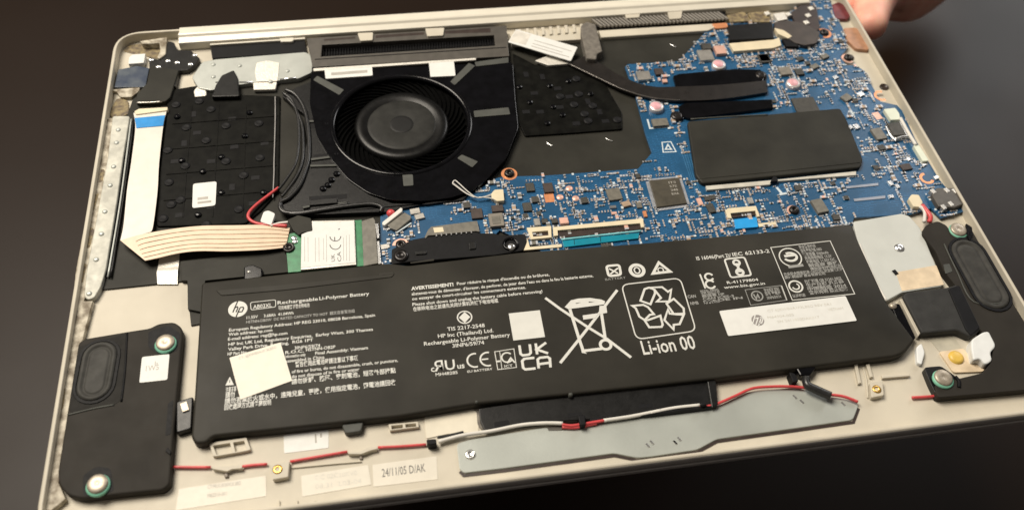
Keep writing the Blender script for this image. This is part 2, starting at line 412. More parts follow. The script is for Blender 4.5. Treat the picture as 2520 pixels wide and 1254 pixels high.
# ------------------------------------------------------------------ hinge bar along the back
def beam(name, x0, x1, prof, mt, parent, label=None, smooth=True):
    """prof: list of (y, z) cross-section, extruded along x"""
    bm = bmesh.new(); A = [bm.verts.new((x0, y, z)) for y, z in prof]; B = [bm.verts.new((x1, y, z)) for y, z in prof]; n = len(prof)
    for i in range(n): bm.faces.new((A[i], A[(i + 1) % n], B[(i + 1) % n], B[i]))
    bm.faces.new(A[::-1]); bm.faces.new(B)
    return finish(name, bm, mt, parent, label)
hx0, hx1 = at((440, 75), 1)[0], at((1985, -20), 1)[0]
beam("hinge_bar", hx0, hx1, [(LH + 0.25, -6), (LH + 0.25, -0.6), (LH - 0.2, 0.2), (LH - 1.2, 0.5), (LH - 4.0, 0.35), (LH - 4.4, 0.9), (LH - 5.0, 1.15), (LH - 5.8, 1.0), (LH - 6.6, 0.3), (LH - 9.2, -0.4), (LH - 9.4, -1.0), (LH - 9.4, -4.0)],
     M_rim, chassis, "long pale hinge cover bar along the back edge")
# shelf in front of the bar on the fan outlet's far end, with upright ridges
prism("back_shelf", [(1255, 84), (1440, 66), (1446, 96), (1260, 108)], FLOOR - 0.2, -1.6, M_cream, chassis, 0.2)
for i in range(9):
    x = 1275 + i * 19
    prism("ridge", [(x, 72 - i * 1.6), (x + 7, 71.5 - i * 1.6), (x + 9, 90 - i * 1.6), (x + 2, 91 - i * 1.6)], FLOOR, -0.9, M_cream, chassis, 0.1)
# left outlet opening
outlet = prism("air_outlet", c1((1590, 245), (2400, 192), (2420, 310), (1610, 360)), FLOOR - 0.1, -1.9, M_deep, chassis, 0.1, label="dark empty air outlet slot beside the hinge")
prism("outlet_lip", c1((1590, 236), (2405, 182), (2405, 194), (1592, 247)), FLOOR, -1.0, M_rim, chassis, 0.1)
prism("outlet_clip", c1((2180, 190), (2315, 182), (2300, 216), (2200, 218)), FLOOR, -0.8, M_rim, chassis, 0.2, 0.8)
# right vent grille: slanted slats in front of a dark gap
grille = prism("vent_grille", c6((915, 158), (2040, 92), (2040, 172), (930, 232)), FLOOR - 0.1, -2.2, M_deep, laptop, 0.05, label="slanted slat exhaust grille along the back edge")
ga, gb = at(c6((920, 195))[0], -1.2), at(c6((2030, 130))[0], -1.2)
def mk_slat():
    bm = bmesh.new(); box_bm(bm, 0, 0, 0, 0.75, 6.2, 1.0); return bm, [mat("grille_plastic", (0.26, 0.24, 0.21), 0.5)]
for i in range(34):
    t = (i + 0.5) / 34
    copy_of("slat", mk_slat, "slat", grille, (ga[0] + (gb[0] - ga[0]) * t, ga[1] + (gb[1] - ga[1]) * t, -2.15), 0.55)
for q in (((1175, 118), (1310, 110), (1300, 150), (1190, 156)), ((1540, 92), (1672, 84), (1660, 158), (1560, 166))):
    prism("grille_tab", c6(*q), FLOOR, -0.6, M_cream, grille, 0.2, 0.6)
prism("rear_ledge", c6((950, 262), (2040, 196), (1890, 262), (975, 322)), FLOOR, -1.9, M_cream, chassis, 0.3, label="cream ledge below the exhaust grille")
prism("copper_tab", c6((1920, 205), (2050, 195), (2060, 235), (1960, 245)), FLOOR, -1.6, M_copper, chassis, 0.1, 0.8)

# ------------------------------------------------------------------ left edge: stained channel and steel rail
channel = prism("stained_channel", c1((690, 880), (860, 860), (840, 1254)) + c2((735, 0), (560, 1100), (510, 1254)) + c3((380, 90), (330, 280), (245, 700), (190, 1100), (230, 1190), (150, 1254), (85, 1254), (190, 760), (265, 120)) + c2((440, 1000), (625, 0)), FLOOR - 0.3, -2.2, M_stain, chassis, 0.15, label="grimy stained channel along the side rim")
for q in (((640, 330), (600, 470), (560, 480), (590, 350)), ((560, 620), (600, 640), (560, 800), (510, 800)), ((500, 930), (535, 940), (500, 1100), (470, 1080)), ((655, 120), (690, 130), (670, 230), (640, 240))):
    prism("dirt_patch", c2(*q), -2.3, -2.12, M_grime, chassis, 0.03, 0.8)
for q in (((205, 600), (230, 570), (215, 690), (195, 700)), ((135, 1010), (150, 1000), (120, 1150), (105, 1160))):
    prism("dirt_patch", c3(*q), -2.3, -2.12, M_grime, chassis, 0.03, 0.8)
rail = prism("steel_rail", c2((755, -330), (905, -330), (850, 0), (790, 420), (700, 980), (655, 1130), (600, 1225), (545, 1245), (510, 1215), (530, 1010), (715, 20)), FLOOR, -1.9, M_rail, laptop, 0.3, 1.2, label="pale riveted steel rail along the left side")
def mk_rivet():
    return lathe_bm((0, 0), [(0.95, 0), (0.9, 0.25), (0.5, 0.45), (0, 0.5)], 14), [M_steel]
for p in c2((765, 105), (735, 265), (690, 490), (660, 680), (615, 900), (555, 1190), (805, -210), (790, -100)):
    copy_of("rivet", mk_rivet, "rivet", rail, (*at(p, -1.9), -1.92))
for k, (off, mt) in enumerate(((0, M_black), (26, M_steel), (48, M_black))):
    wire("rail_seam", c2((912 - 22 + off, -300), (852 + off, 0), (792 + off, 440), (690 + off, 1050)), -2.9 + 0.1 * k, 0.38, mt, rail)

# ------------------------------------------------------------------ keyboard backing film and plates
kbp = [(250, 712), (300, 320), (330, 235), (430, 222), (640, 212), (760, 150), (1260, 104), (1375, 99), (1480, 93), (1743, 75), (1850, 300), (2000, 560), (1300, 640), (470, 800), (466, 760), (460, 690)]
film = prism("keyboard_backing_film", kbp, FLOOR - 0.4, -3.55, M_film, laptop, 0.05, label="smooth black film behind the keyboard")
kb = prism("keyboard_plate", [(412, 222), (500, 208), (560, 232), (690, 236), (686, 470), (640, 520), (604, 550), (386, 557), (380, 522), (408, 300)], -3.6, -2.75, M_kb, laptop, 0.4, 1.0, label="black studded back of the keyboard")
def mk_stud():
    bm = lathe_bm((0, 0), [(1.85, 0), (1.7, 0.4), (1.1, 0.62), (0.55, 0.55), (0, 0.5)], 16)
    return bm, [M_deep]
def mk_peg():
    return lathe_bm((0, 0), [(1.3, 0), (1.2, 0.6), (0.7, 0.9), (0, 0.95)], 12), [M_gloss]
kpts = c1((1310, 865), (1390, 955), (1600, 800), (1930, 830), (1730, 940), (1560, 1065), (1890, 1030), (2010, 920), (1230, 1150), (1690, 1210), (1500, 730), (1300, 760), (1350, 1240))
kpts += c2((1240, 240), (1380, 100), (1530, 150), (1730, 60), (1880, 180), (1690, 330), (1340, 390), (1190, 550), (1490, 520), (2020, 30), (1560, 600), (2050, 330), (1260, 430), (1840, 470))
for i, p in enumerate(kpts):
    copy_of("stud" if i % 3 else "peg", mk_stud if i % 3 else mk_peg, "stud", kb, (*at(p, -2.75), -2.8))
for a, b in (((420, 285), (690, 305)), ((412, 345), (688, 368)), ((405, 405), (688, 430)), ((398, 470), (680, 492))):
    A, B = at(a, -2.75), at(b, -2.75)
    yy = (A[1] + B[1]) / 2; bm = bmesh.new(); box_bm(bm, (A[0] + B[0]) / 2, yy, -2.8, abs(B[0] - A[0]) - 2, 0.5, 0.3); finish("ridge", bm, M_kb, kb)
for x in (470, 540, 610):
    A, B = at((x, 250), -2.75), at((x - 18, 545), -2.75)
    bm = bmesh.new(); box_bm(bm, (A[0] + B[0]) / 2, (A[1] + B[1]) / 2, -2.8, 0.4, abs(B[1] - A[1]) - 4, 0.22); finish("ridge", bm, M_kb, kb)
prism("latch", [(545, 185), (575, 172), (585, 190), (590, 236), (520, 238), (530, 210)], -3.6, -0.7, M_black, kb, 0.4, 0.8)
prism("sticker", [(475, 452), (533, 446), (530, 505), (473, 512)], -2.8, -2.45, M_white, kb, 0.0, 1.0, label="small white sticker on the black keyboard back")
stroke("sticker_print", [(486, 489), (512, 486)], 1.2, -2.43, M_inkf, kb); stroke("sticker_print", [(486, 499), (520, 495)], 1.0, -2.43, M_inkf, kb)
kb2 = prism("keyboard_plate", c6((215, 455), (420, 560), (720, 555), (1000, 705), (1150, 960), (1155, 1105), (700, 1140), (320, 1165), (250, 1010)), -3.6, -2.7, M_kb, laptop, 0.4, 0.8, label="black dimpled plate beside the fan")
for i, p in enumerate(c6((270, 750), (620, 830), (560, 920), (740, 900), (690, 700), (780, 810), (880, 810), (830, 980), (640, 990), (900, 910), (510, 1060), (860, 1040), (360, 880), (1110, 1030), (530, 740), (760, 680))):
    copy_of("stud" if i % 2 else "peg", mk_stud if i % 2 else mk_peg, "stud", kb2, (*at(p, -2.7), -2.75))
for p, q in (((505, 335), (560, 355)), ((1010, 1185), (1070, 1210)), ((1565, 380), (1615, 405)), ((505, 1222), (555, 1252))):
    if p == (505, 335): continue
    wire("foil_sliver", c6(p, ((p[0] + q[0]) / 2, (p[1] + q[1]) / 2 + 3), q), -3.4, 0.28, M_silver, film)

def mk_dent():
    bm = bmesh.new(); box_bm(bm, 0, 0, 0, 3.0, 2.0, 0.12); return bm, [M_deep]
for p in c6((470, 660), (600, 760), (860, 870), (700, 830), (450, 960), (620, 920), (960, 960), (760, 1060), (330, 960), (400, 800), (1010, 1040), (330, 640)):
    copy_of("dent", mk_dent, "dent", kb2, (*at(p, -2.7), -2.72), random.choice((0, math.pi / 2)))
for p in c1((1450, 840), (1780, 880), (1480, 1000), (1800, 1120), (1370, 1090), (2060, 1090)) + c2((1290, 60), (1600, 60), (1480, 260), (1780, 280), (1600, 450), (1960, 420), (1330, 520), (1980, 200)):
    copy_of("dent", mk_dent, "dent", kb, (*at(p, -2.75), -2.77), random.choice((0, math.pi / 2)))

# ------------------------------------------------------------------ hinge bracket and corner board, top left
brk = prism("hinge_bracket", [(498, 152), (530, 146), (752, 128), (770, 138), (768, 178), (735, 193), (610, 205), (560, 212), (520, 222), (488, 216), (472, 190)], FLOOR, -1.6, M_steel, laptop, 0.3, 1.0, label="riveted steel hinge bracket below the outlet slot")
for p in c1((1620, 415), (1845, 425), (1620, 520), (2255, 470), (2110, 560)): copy_of("rivet", mk_rivet, "rivet", brk, (*at(p, -1.6), -1.62))
prism("foil_tape", c1((1990, 400), (2080, 380), (2185, 400), (2170, 555), (1990, 560), (1975, 480)), -1.65, -1.35, M_foil, brk, 0.05, 0.5)
prism("foil_tape", c1((1960, 570), (2165, 555), (2150, 625), (1965, 630)), -3.0, -1.8, M_foil, brk, 0.1, 0.4)
wire("bracket_lip", c1((1640, 570), (1960, 568)), -1.7, 0.45, M_silver, brk); wire("bracket_lip", c1((2190, 545), (2330, 530)), -1.7, 0.45, M_silver, brk)
prism("weld_blob", c1((1450, 640), (1490, 590), (1560, 640), (1560, 680), (1460, 690)), -3.5, -2.2, M_foil, brk, 0.3, 0.8)
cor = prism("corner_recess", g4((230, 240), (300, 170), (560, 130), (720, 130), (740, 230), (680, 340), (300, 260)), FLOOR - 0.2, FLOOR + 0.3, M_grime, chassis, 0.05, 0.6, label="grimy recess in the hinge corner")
prism("corner_post", g4((440, 110), (790, 60), (770, 280), (690, 340), (660, 320), (700, 240), (690, 135), (470, 150)), FLOOR, -1.2, M_stain, chassis, 0.3, 0.5)
prism("corner_ledge", g4((60, 735), (440, 705), (420, 760), (330, 830), (190, 830), (140, 760)), FLOOR, -2.6, M_stain, chassis, 0.3, 0.5)
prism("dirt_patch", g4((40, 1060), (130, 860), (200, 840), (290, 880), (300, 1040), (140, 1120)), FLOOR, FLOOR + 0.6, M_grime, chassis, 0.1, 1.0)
ub = prism("hinge_board", g4((800, 110), (880, 130), (920, 222), (1100, 232), (1150, 290), (1210, 330), (1140, 430), (1060, 480), (940, 490), (900, 700), (560, 480), (560, 320), (680, 350), (770, 290)), FLOOR, -1.9, M_black, laptop, 0.2, 0.5, label="small black board with solder dots in the corner")
def mk_dot():
    return lathe_bm((0, 0), [(1.15, 0), (1.05, 0.35), (0.65, 0.65), (0, 0.75)], 14), [M_silver]
for p in g4((580, 352), (672, 442), (797, 365), (915, 388), (1142, 292), (1085, 408)): copy_of("dot", mk_dot, "solder_dot", ub, (*at(p, -1.6), -1.92))
prism("white_pad", g4((300, 320), (350, 282), (510, 272), (490, 390), (290, 405)), FLOOR, -1.7, M_white, ub, 0.15, 0.3)
prism("blue_film", g4((160, 480), (400, 430), (560, 460), (510, 700), (110, 705)), FLOOR, -2.4, M_bluefilm, ub, 0.1, 0.2)
prism("black_tape", g4((590, 420), (940, 485), (925, 530), (830, 830), (770, 885), (385, 892), (400, 790), (530, 650), (560, 480)), FLOOR, -1.5, M_film, ub, 0.3, 0.6, label="black tape square over the ribbon end")
wire("tape_edge", g4((400, 905), (600, 900), (760, 885)), -1.9, 0.35, M_can, ub)

# ------------------------------------------------------------------ wide ribbon cable
ffc = ribbon("ribbon_cable", c1((935, 830), (950, 960), (915, 1254)) + c2((880, 300), (850, 600), (822, 735)), c1((1225, 790), (1190, 940), (1155, 1254)) + c2((1140, 320), (1105, 600), (1085, 662)),
             [-1.8, -1.7, -1.4, -1.2, -1.0, -0.9], 0.25, M_ffc, laptop, "wide white flat ribbon cable folded over at a corner")
prism("clamp", c1((940, 815), (980, 792), (1228, 778), (1226, 806), (955, 842)), FLOOR, -1.3, M_ivory, ffc, 0.2, 0.4)
ribbon("blue_stiffener", c1((945, 872), (960, 958)), c1((1205, 848), (1188, 938)), [-1.55, -1.5], 0.1, M_blue, ffc)
fold = ribbon("folded_run", c2((822, 735), (1000, 685), (1250, 640), (1500, 612), (1800, 606), (2100, 604), (2275, 628)), c2((1035, 908), (1130, 888), (1320, 845), (1500, 826), (1750, 828), (2050, 815), (2240, 795)),
              [-0.5, -0.35, -0.1, 0.0, -0.1, -0.5, -1.1], 0.25, mat("ribbon_peach", (0.74, 0.57, 0.41), 0.4, var=0.05), ffc, "peach coloured underside of the ribbon cable", 8)
for t in (0.16, 0.34, 0.52, 0.70, 0.86):
    Lp = c2((940, 715), (1000, 685), (1250, 640), (1500, 612), (1800, 606), (2100, 604), (2270, 628)); Rp = c2((1035, 908), (1130, 888), (1320, 845), (1500, 826), (1750, 828), (2050, 815), (2240, 795))
    mid = [(a[0] + (b[0] - a[0]) * t, a[1] + (b[1] - a[1]) * t) for a, b in zip(Lp, Rp)]
    zs = [-0.42, -0.26, -0.03, 0.06, -0.03, -0.43, -1.0]
    wire("conductor", mid, zs, 0.16, mat("conductor_tan", (0.71, 0.545, 0.385), 0.4), ffc, sides=6, sub=8)
ribbon("narrow_ribbon", c2((1160, 850), (1145, 960), (1135, 1010), (1140, 1110)), c2((1330, 840), (1322, 950), (1315, 1000), (1312, 1110)), [-3.3, -3.2, -2.6, -3.6], 0.2, M_foil, laptop, "short silvery ribbon coming out under the folded cable")

# ------------------------------------------------------------------ fan and fin housing
fan = bpy.data.objects.new("fan", None); COL.objects.link(fan); fan.parent = laptop; fan.empty_display_size = 0.02
fan.matrix_parent_inverse = Matrix.Translation(-Vector(WORLD["laptop"])); WORLD["fan"] = (0, 0, 0)
fan["label"] = "glossy black blower fan with round intake and ribbed cover"
ZF = -0.7
fo = ats([(765, 176), (1262, 152), (1268, 240), (1276, 315), (1244, 392), (1196, 442), (1160, 470), (1110, 486), (1050, 494), (960, 492), (905, 474), (855, 440), (812, 388), (780, 335), (762, 255)], ZF)
FC = at((988, 302), ZF); FR = 26.2
finish("cover", holed_bm(rounded(fo, 2), [circle(FC, FR, 64)], -1.5, ZF, 0.25), M_gloss, fan)
finish("casing", bm_prism(rounded([(x, y) for x, y in fo], 2), -3.6, -3.3), mat("blade_black", (0.003, 0.003, 0.003), 0.8, spec=0.02), fan)
lathe("intake_lip", FC, [(FR + 1.4, ZF - 0.05), (FR + 1.2, ZF + 0.35), (FR + 0.3, ZF + 0.5), (FR - 0.5, ZF + 0.2), (FR - 0.7, ZF - 0.6), (FR - 0.7, -1.6)], M_gloss, fan, 72)
hubc = at((990, 296), -1.0)
lathe("hub_centre", FC, [(4.6, -1.5), (4.4, -1.42), (3.6, -1.40), (0, -1.42)], mat("hub_dark", (0.010, 0.010, 0.010), 0.5, spec=0.2), fan, 40)
hub = lathe("hub", FC, [(18.4, -3.2), (18.2, -1.9), (17.2, -1.3), (16.0, -1.15), (14.6, -1.25), (13.6, -1.6), (13.2, -1.7)], mat("hub_black", (0.004, 0.004, 0.004), 0.34, var=0.3, spec=0.25), fan, 64)
lathe("hub_disc", FC, [(13.3, -1.72), (12.9, -1.5), (12.2, -1.4), (8, -1.3), (5.2, -1.5), (4.0, -1.62), (0, -1.65)], mat("hub_grey", (0.019, 0.019, 0.017), 0.5, var=0.25, spec=0.2), fan, 64)
def mk_blade():
    bm = bmesh.new(); prev = None
    for k in range(6):
        rr = 18.0 + k * 1.4; a = 0.10 * k
        vs = [bm.verts.new((rr * math.cos(a), rr * math.sin(a), -2.3)), bm.verts.new((rr * math.cos(a + 0.02), rr * math.sin(a + 0.02), -2.3)),
              bm.verts.new((rr * math.cos(a + 0.02), rr * math.sin(a + 0.02), -3.1)), bm.verts.new((rr * math.cos(a), rr * math.sin(a), -3.1))]
        if prev:
            for i in range(4): bm.faces.new((prev[i], prev[(i + 1) % 4], vs[(i + 1) % 4], vs[i]))
        prev = vs
    return bm, [mat("blade_black", (0.003, 0.003, 0.003), 0.8, spec=0.02)]
for i in range(43): copy_of("blade", mk_blade, "blade", fan, (*FC, 0), 2 * math.pi * i / 43)
for q in (c4((385, 545), (420, 510), (650, 630), (610, 675)), c4((1560, 560), (1720, 400), (1775, 425), (1600, 590)), c4((1760, 810), (2060, 780), (2075, 840), (1770, 865)),
          c5((1620, 30), (1660, 0), (1800, 60), (1750, 110)), c5((1150, 170), (1240, 170), (1245, 265), (1160, 270)), c4((1770, 392), (2060, 352), (2060, 398), (1782, 430))):
    prism("foam_pad", q, ZF - 0.1, ZF + 0.3, M_greyp, fan, 0.1, 0.5)
finz = -0.2
house = finish("fin_housing", holed_bm(ats(c4((330, 190), (2040, 82), (2066, 342), (380, 436)), finz), [ats(c4((462, 246), (1936, 162), (1946, 252), (452, 346)), finz)], -3.4, finz, 0.2), M_frame, fan, "dark grey heat sink fin housing at the back")
finish("fin_backing", bm_prism(ats(c4((440, 200), (1960, 110), (1960, 290), (430, 380)), -3.3), -3.5, -3.2), M_deep, fan)
fa, fb = at(c4((462, 296))[0], -1.6), at(c4((1940, 207))[0], -1.6)
bm = bmesh.new()
for i in range(64):
    t = (i + 0.5) / 64; box_bm(bm, fa[0] + (fb[0] - fa[0]) * t, fa[1] + (fb[1] - fa[1]) * t, -3.2, 0.25, 5.2, 1.3)
fs = finish("fin_stack", bm, M_deep, fan); fs["kind"] = "stuff"
for q in (((478, 196), (745, 176), (748, 192), (480, 212)), ((920, 165), (1335, 138), (1338, 158), (922, 188)), ((1515, 128), (1905, 102), (1908, 140), (1518, 150))):
    prism("housing_slot", c4(*q), finz - 0.1, finz + 0.03, M_brownslot, fan, 0)
for q in (((765, 145), (900, 138), (895, 205), (790, 212)), ((1345, 105), (1510, 98), (1500, 165), (1365, 172))):
    prism("housing_clip", c4(*q), finz - 0.1, finz + 0.9, M_cream, fan, 0.2, 0.6)
wire("housing_groove", c4((400, 372), (1200, 322), (2040, 268)), finz, 0.22, M_deep, fan)
prism("foil_edge", c4((388, 448), (1780, 358), (1780, 374), (388, 470)), ZF, -0.05, M_foil, fan, 0.05)
lab = prism("label_strip", c4((483, 462), (890, 430), (896, 508), (492, 536)), ZF - 0.1, ZF + 0.6, M_white, fan, 0.05, 0.6, label="long white printed sticker on the fan")
stroke("label_print", c4((540, 496), (850, 472)), 1.6, ZF + 0.63, M_inkf, fan)
prism("label_square", c4((1376, 388), (1590, 376), (1606, 510), (1390, 520)), ZF - 0.1, ZF + 0.6, M_white, fan, 0.05, 0.6, label="small square white sticker on the fan")
# carrier frame around the blower, with clips, slots and cable guides
car = prism("fan_carrier", [(694, 236), (730, 214), (768, 200), (772, 255), (788, 335), (820, 395), (862, 446), (910, 480), (965, 500), (1050, 502), (1120, 492), (1150, 480), (1140, 492), (1060, 498), (955, 520), (760, 528), (700, 522), (690, 508), (730, 440), (756, 350), (748, 280)], -3.5, -1.5, M_black, laptop, 0.4, 0.6, label="black plastic carrier holding the fan and its cables")
for q in (((330, 482), (440, 478), (440, 492), (332, 496)), ((345, 790), (545, 765), (548, 780), (350, 806)), ((340, 842), (560, 838), (562, 852), (342, 858))):
    prism("rib", g1(*q), -1.6, -0.9, M_greyp, car, 0.1)
for q in (((350, 462), (430, 456), (430, 474), (355, 478)), ((365, 760), (520, 748), (522, 762), (368, 778)), ((330, 1100), (560, 1085), (560, 1110), (335, 1128)), ((560, 1085), (640, 1080), (640, 1115), (565, 1120)), ((340, 505), (440, 505), (430, 545), (350, 548))):
    prism("slot", g1(*q), -1.6, -1.45, M_deep, car, 0)
for q in (((335, 1130), (560, 1112), (562, 1150), (340, 1170)), ((560, 1150), (640, 1140), (630, 1160), (585, 1168)), ((275, 1180), (340, 1168), (335, 1185), (285, 1196))):
    prism("clip", g1(*q), -1.6, -0.7, M_greyp if q[0][0] != 335 else M_black, car, 0.15)
for p in g1((515, 968), (555, 920), (485, 1010), (445, 1040), (550, 762), (470, 520)):
    copy_of("peg", mk_peg, "stud", car, (*at(p, -1.5), -1.55))
fr2 = finish("clip_frame", holed_bm(ats(g5((480, 185), (630, 50), (740, 90), (690, 200), (560, 340), (490, 240)), -1.0), [ats(g5((520, 200), (640, 80), (705, 100), (660, 200), (560, 300), (520, 240)), -1.0)], -1.8, -1.0, 0.1), M_greyp, car)
for k, pts in enumerate((((140, 235), (215, 270), (275, 350), (310, 450), (330, 600), (330, 780), (300, 900), (250, 1020), (170, 1110), (100, 1150), (105, 1210), (170, 1235), (330, 1225), (500, 1190), (660, 1160)),
                         ((120, 260), (190, 320), (235, 430), (250, 560), (245, 720), (215, 850), (140, 970), (85, 1040)),
                         ((150, 300), (215, 380), (270, 500), (285, 640), (280, 800), (235, 930), (160, 1040), (110, 1100)))):
    wire("antenna_cable", g1(*pts), [-0.9 - 0.15 * k] * len(pts), 0.75 if k == 0 else 0.55, M_bwire, laptop, "thick black cable curving round the fan carrier" if k == 0 else None)
wire("antenna_cable", c5((110, 380), (120, 470), (230, 510), (500, 470), (700, 440), (880, 425), (970, 450), (960, 490)), [-1.2, -1.0, -0.9, -0.9, -0.8, -0.8, -0.9, -1.2], 0.7, M_bwire, laptop, "black cable running to the blue board")
wire("antenna_cable", c1((2150, 690), (2150, 900), (2140, 1254)) + c2((2140, 150), (2130, 370)), -2.2, 0.24, M_gwire, laptop, "thin grey cable down the keyboard edge")
wire("antenna_cable", c2((2180, 285), (2100, 345), (1990, 430), (1925, 500), (1925, 550), (1990, 590), (2110, 605), (2250, 612)), [-2.0, -1.8, -1.4, -1.2, -1.2, -1.0, -0.6, -0.5], 0.6, M_red, laptop, "red cable bending into the wireless card")
wire("antenna_cable", c2((2110, 612), (2180, 590), (2260, 580)), -0.4, 0.45, M_wwire, laptop)
prism("tape_flag", c2((2020, 575), (2050, 490), (2090, 478), (2150, 505), (2115, 605)), -1.2, 0.1, M_white, laptop, 0.1, 0.8, label="folded white tape flag on the red cable")

# ------------------------------------------------------------------ wireless card
ZW = -1.6
wl = prism("wireless_card", e8((-110, 380), (180, 330), (1280, 100), (1420, 90), (1480, 1030), (-90, 1170), (-130, 700)), ZW - 0.8, ZW, M_green, laptop, 0.05, label="green wireless card with a white shield label")
prism("shield_can", e8((180, 385), (405, 285), (390, 110), (1275, 90), (1310, 1010), (165, 1120)), ZW, ZW + 0.9, M_can, wl, 0.15)
prism("shield_label", e8((185, 390), (412, 290), (395, 165), (1262, 112), (1290, 965), (172, 1075)), ZW + 0.9, ZW + 1.0, M_white, wl, 0.02, 0.3)
zt = ZW + 1.03
def rot_text(s, p0, p1, h, mt=M_ink): text("label_lettering", s, p0, p1, h, zt, mt, wl, snap=False)
rot_text("UK", *e8((875, 940), (865, 790)), 1.3); rot_text("CA", *e8((1005, 940), (990, 740)), 1.3)
def arc(cx, cy, rx, ry, a0, a1, n=14): return [(cx + rx * math.cos(math.radians(a0 + (a1 - a0) * i / n)), cy + ry * math.sin(math.radians(a0 + (a1 - a0) * i / n))) for i in range(n + 1)]
stroke("label_lettering", e8(*arc(880, 590, 112, 105, 175, 5)), 0.32, zt, M_ink, wl)
stroke("label_lettering", e8(*arc(880, 425, 112, 100, 175, 0)), 0.32, zt, M_ink, wl); stroke("label_lettering", e8((865, 440), (868, 515)), 0.3, zt + 0.02, M_ink, wl)
stroke("label_lettering", e8((940, 290), (970, 270)), 0.4, zt, M_ink, wl)
for x in (250, 320, 470, 545, 640, 700, 1050, 1110, 1170): stroke("label_lettering", e8((x, 960 - random.randint(0, 60)), (x - 4, 420 + random.randint(-40, 80))), 0.14, zt, M_inkf, wl)
for p in e8((30, 470), (50, 540)): copy_of("dot", mk_dot, "antenna_socket", wl, (*at(p, ZW), ZW - 0.1))
lathe("card_screw", at((711, 610), ZW), [(2.1, ZW), (2.0, ZW + 0.6), (1.2, ZW + 0.7), (1.1, ZW + 0.3), (0, ZW + 0.25)], M_bscrew, wl, 20)
prism("black_tape", c5((165, 560), (255, 520), (365, 545), (380, 650), (285, 670), (265, 690), (215, 650)), ZW, ZW + 1.2, M_film, wl, 0.1, 0.5)
slot = prism("card_slot", e8((1420, 110), (1660, 40), (1700, 100), (1760, 980), (1460, 1040)), -3.2, -1.0, M_chipg, laptop, 0.3, 0.3, label="grey plastic slot connector of the wireless card")
for q in (((1695, 165), (1760, 160), (1785, 460), (1740, 465)), ((1735, 525), (1780, 520), (1825, 985), (1765, 1000))):
    prism("slot_contact_bar", e8(*q), -2.8, -0.9, M_silver, slot, 0.1)
prism("slot_tab", e8((1800, 600), (1990, 575), (2000, 655), (1830, 700)), -2.8, -2.2, M_can, slot, 0.1)

# ------------------------------------------------------------------ motherboard
ZP = -2.6
mbp = [(936, 660), (936, 532), (958, 522), (1060, 499), (1132, 492), (1168, 472), (1222, 438), (1240, 434), (1340, 432), (1570, 415), (1604, 376), (1588, 330), (1563, 235), (1538, 165), (1545, 158), (1670, 151), (1728, 88),
       (1740, 72), (1790, 58), (1910, 50), (1985, 5), (2010, -22), (2036, -20), (2056, 40), (2073, 67), (2086, 119), (2068, 140), (2082, 160), (2107, 162), (2127, 174), (2152, 222), (2167, 250), (2208, 259), (2220, 272), (2252, 342), (2312, 442), (2368, 508), (2372, 520), (2316, 536),
       (2292, 512), (2240, 527), (2102, 535), (2092, 570), (1930, 580), (1580, 605), (1340, 622), (1280, 590), (1230, 566), (1196, 600), (1050, 640)]
mb = prism("motherboard", mbp, ZP - 0.8, ZP, M_pcb, laptop, 0.08, label="blue main circuit board crowded with components")
PCBPOLY = ats(mbp, ZP)
def inside(p, poly):
    c = False; n = len(poly)
    for i in range(n):
        (x1, y1), (x2, y2) = poly[i], poly[(i + 1) % n]
        if (y1 > p[1]) != (y2 > p[1]) and p[0] < (x2 - x1) * (p[1] - y1) / (y2 - y1) + x1: c = not c
    return c
KEEP = []      # (x, y, radius) kept clear of scattered parts
def chip(name, p, w, dd, h, mt, rot=0.0, bev=0.12, label=None, parent=None, z=None):
    z = ZP if z is None else z
    c = at(p, z + h); KEEP.append((c[0], c[1], max(w, dd) * 0.55))
    bm = bmesh.new(); box_bm(bm, 0, 0, 0, w, dd, h)
    bm.normal_update(); bevel_top(bm, h, min(bev, h * 0.4), 1)
    bmesh.ops.rotate(bm, verts=bm.verts, cent=(0, 0, 0), matrix=Matrix.Rotation(rot, 3, 'Z'))
    bmesh.ops.translate(bm, verts=bm.verts, vec=(c[0], c[1], z - 0.01))
    return finish(name, bm, mt, parent or mb, label)
def screw_pad(p, r_out=2.9, a0=0, a1=360, mt=M_copper, screw=True, z=ZP, sm=None):
    c = at(p, z + 0.1); KEEP.append((c[0], c[1], r_out + 0.6))
    n = 28; q = [(c[0] + math.cos(math.radians(a0 + (a1 - a0) * i / n)) * (r_out - 0.5), c[1] + math.sin(math.radians(a0 + (a1 - a0) * i / n)) * (r_out - 0.5)) for i in range(n + (0 if a1 - a0 == 360 else 1))]
    bm = stroke_bm(q, 1.1, z + 0.06, a1 - a0 == 360)
    finish_flat("copper_ring", bm, mt, mb)
    if screw: lathe("screw", c, [(1.9, z), (1.85, z + 0.9), (1.3, z + 1.1), (0.8, z + 1.05), (0.7, z + 0.5), (0, z + 0.45)], sm or M_bscrew, mb, 20)
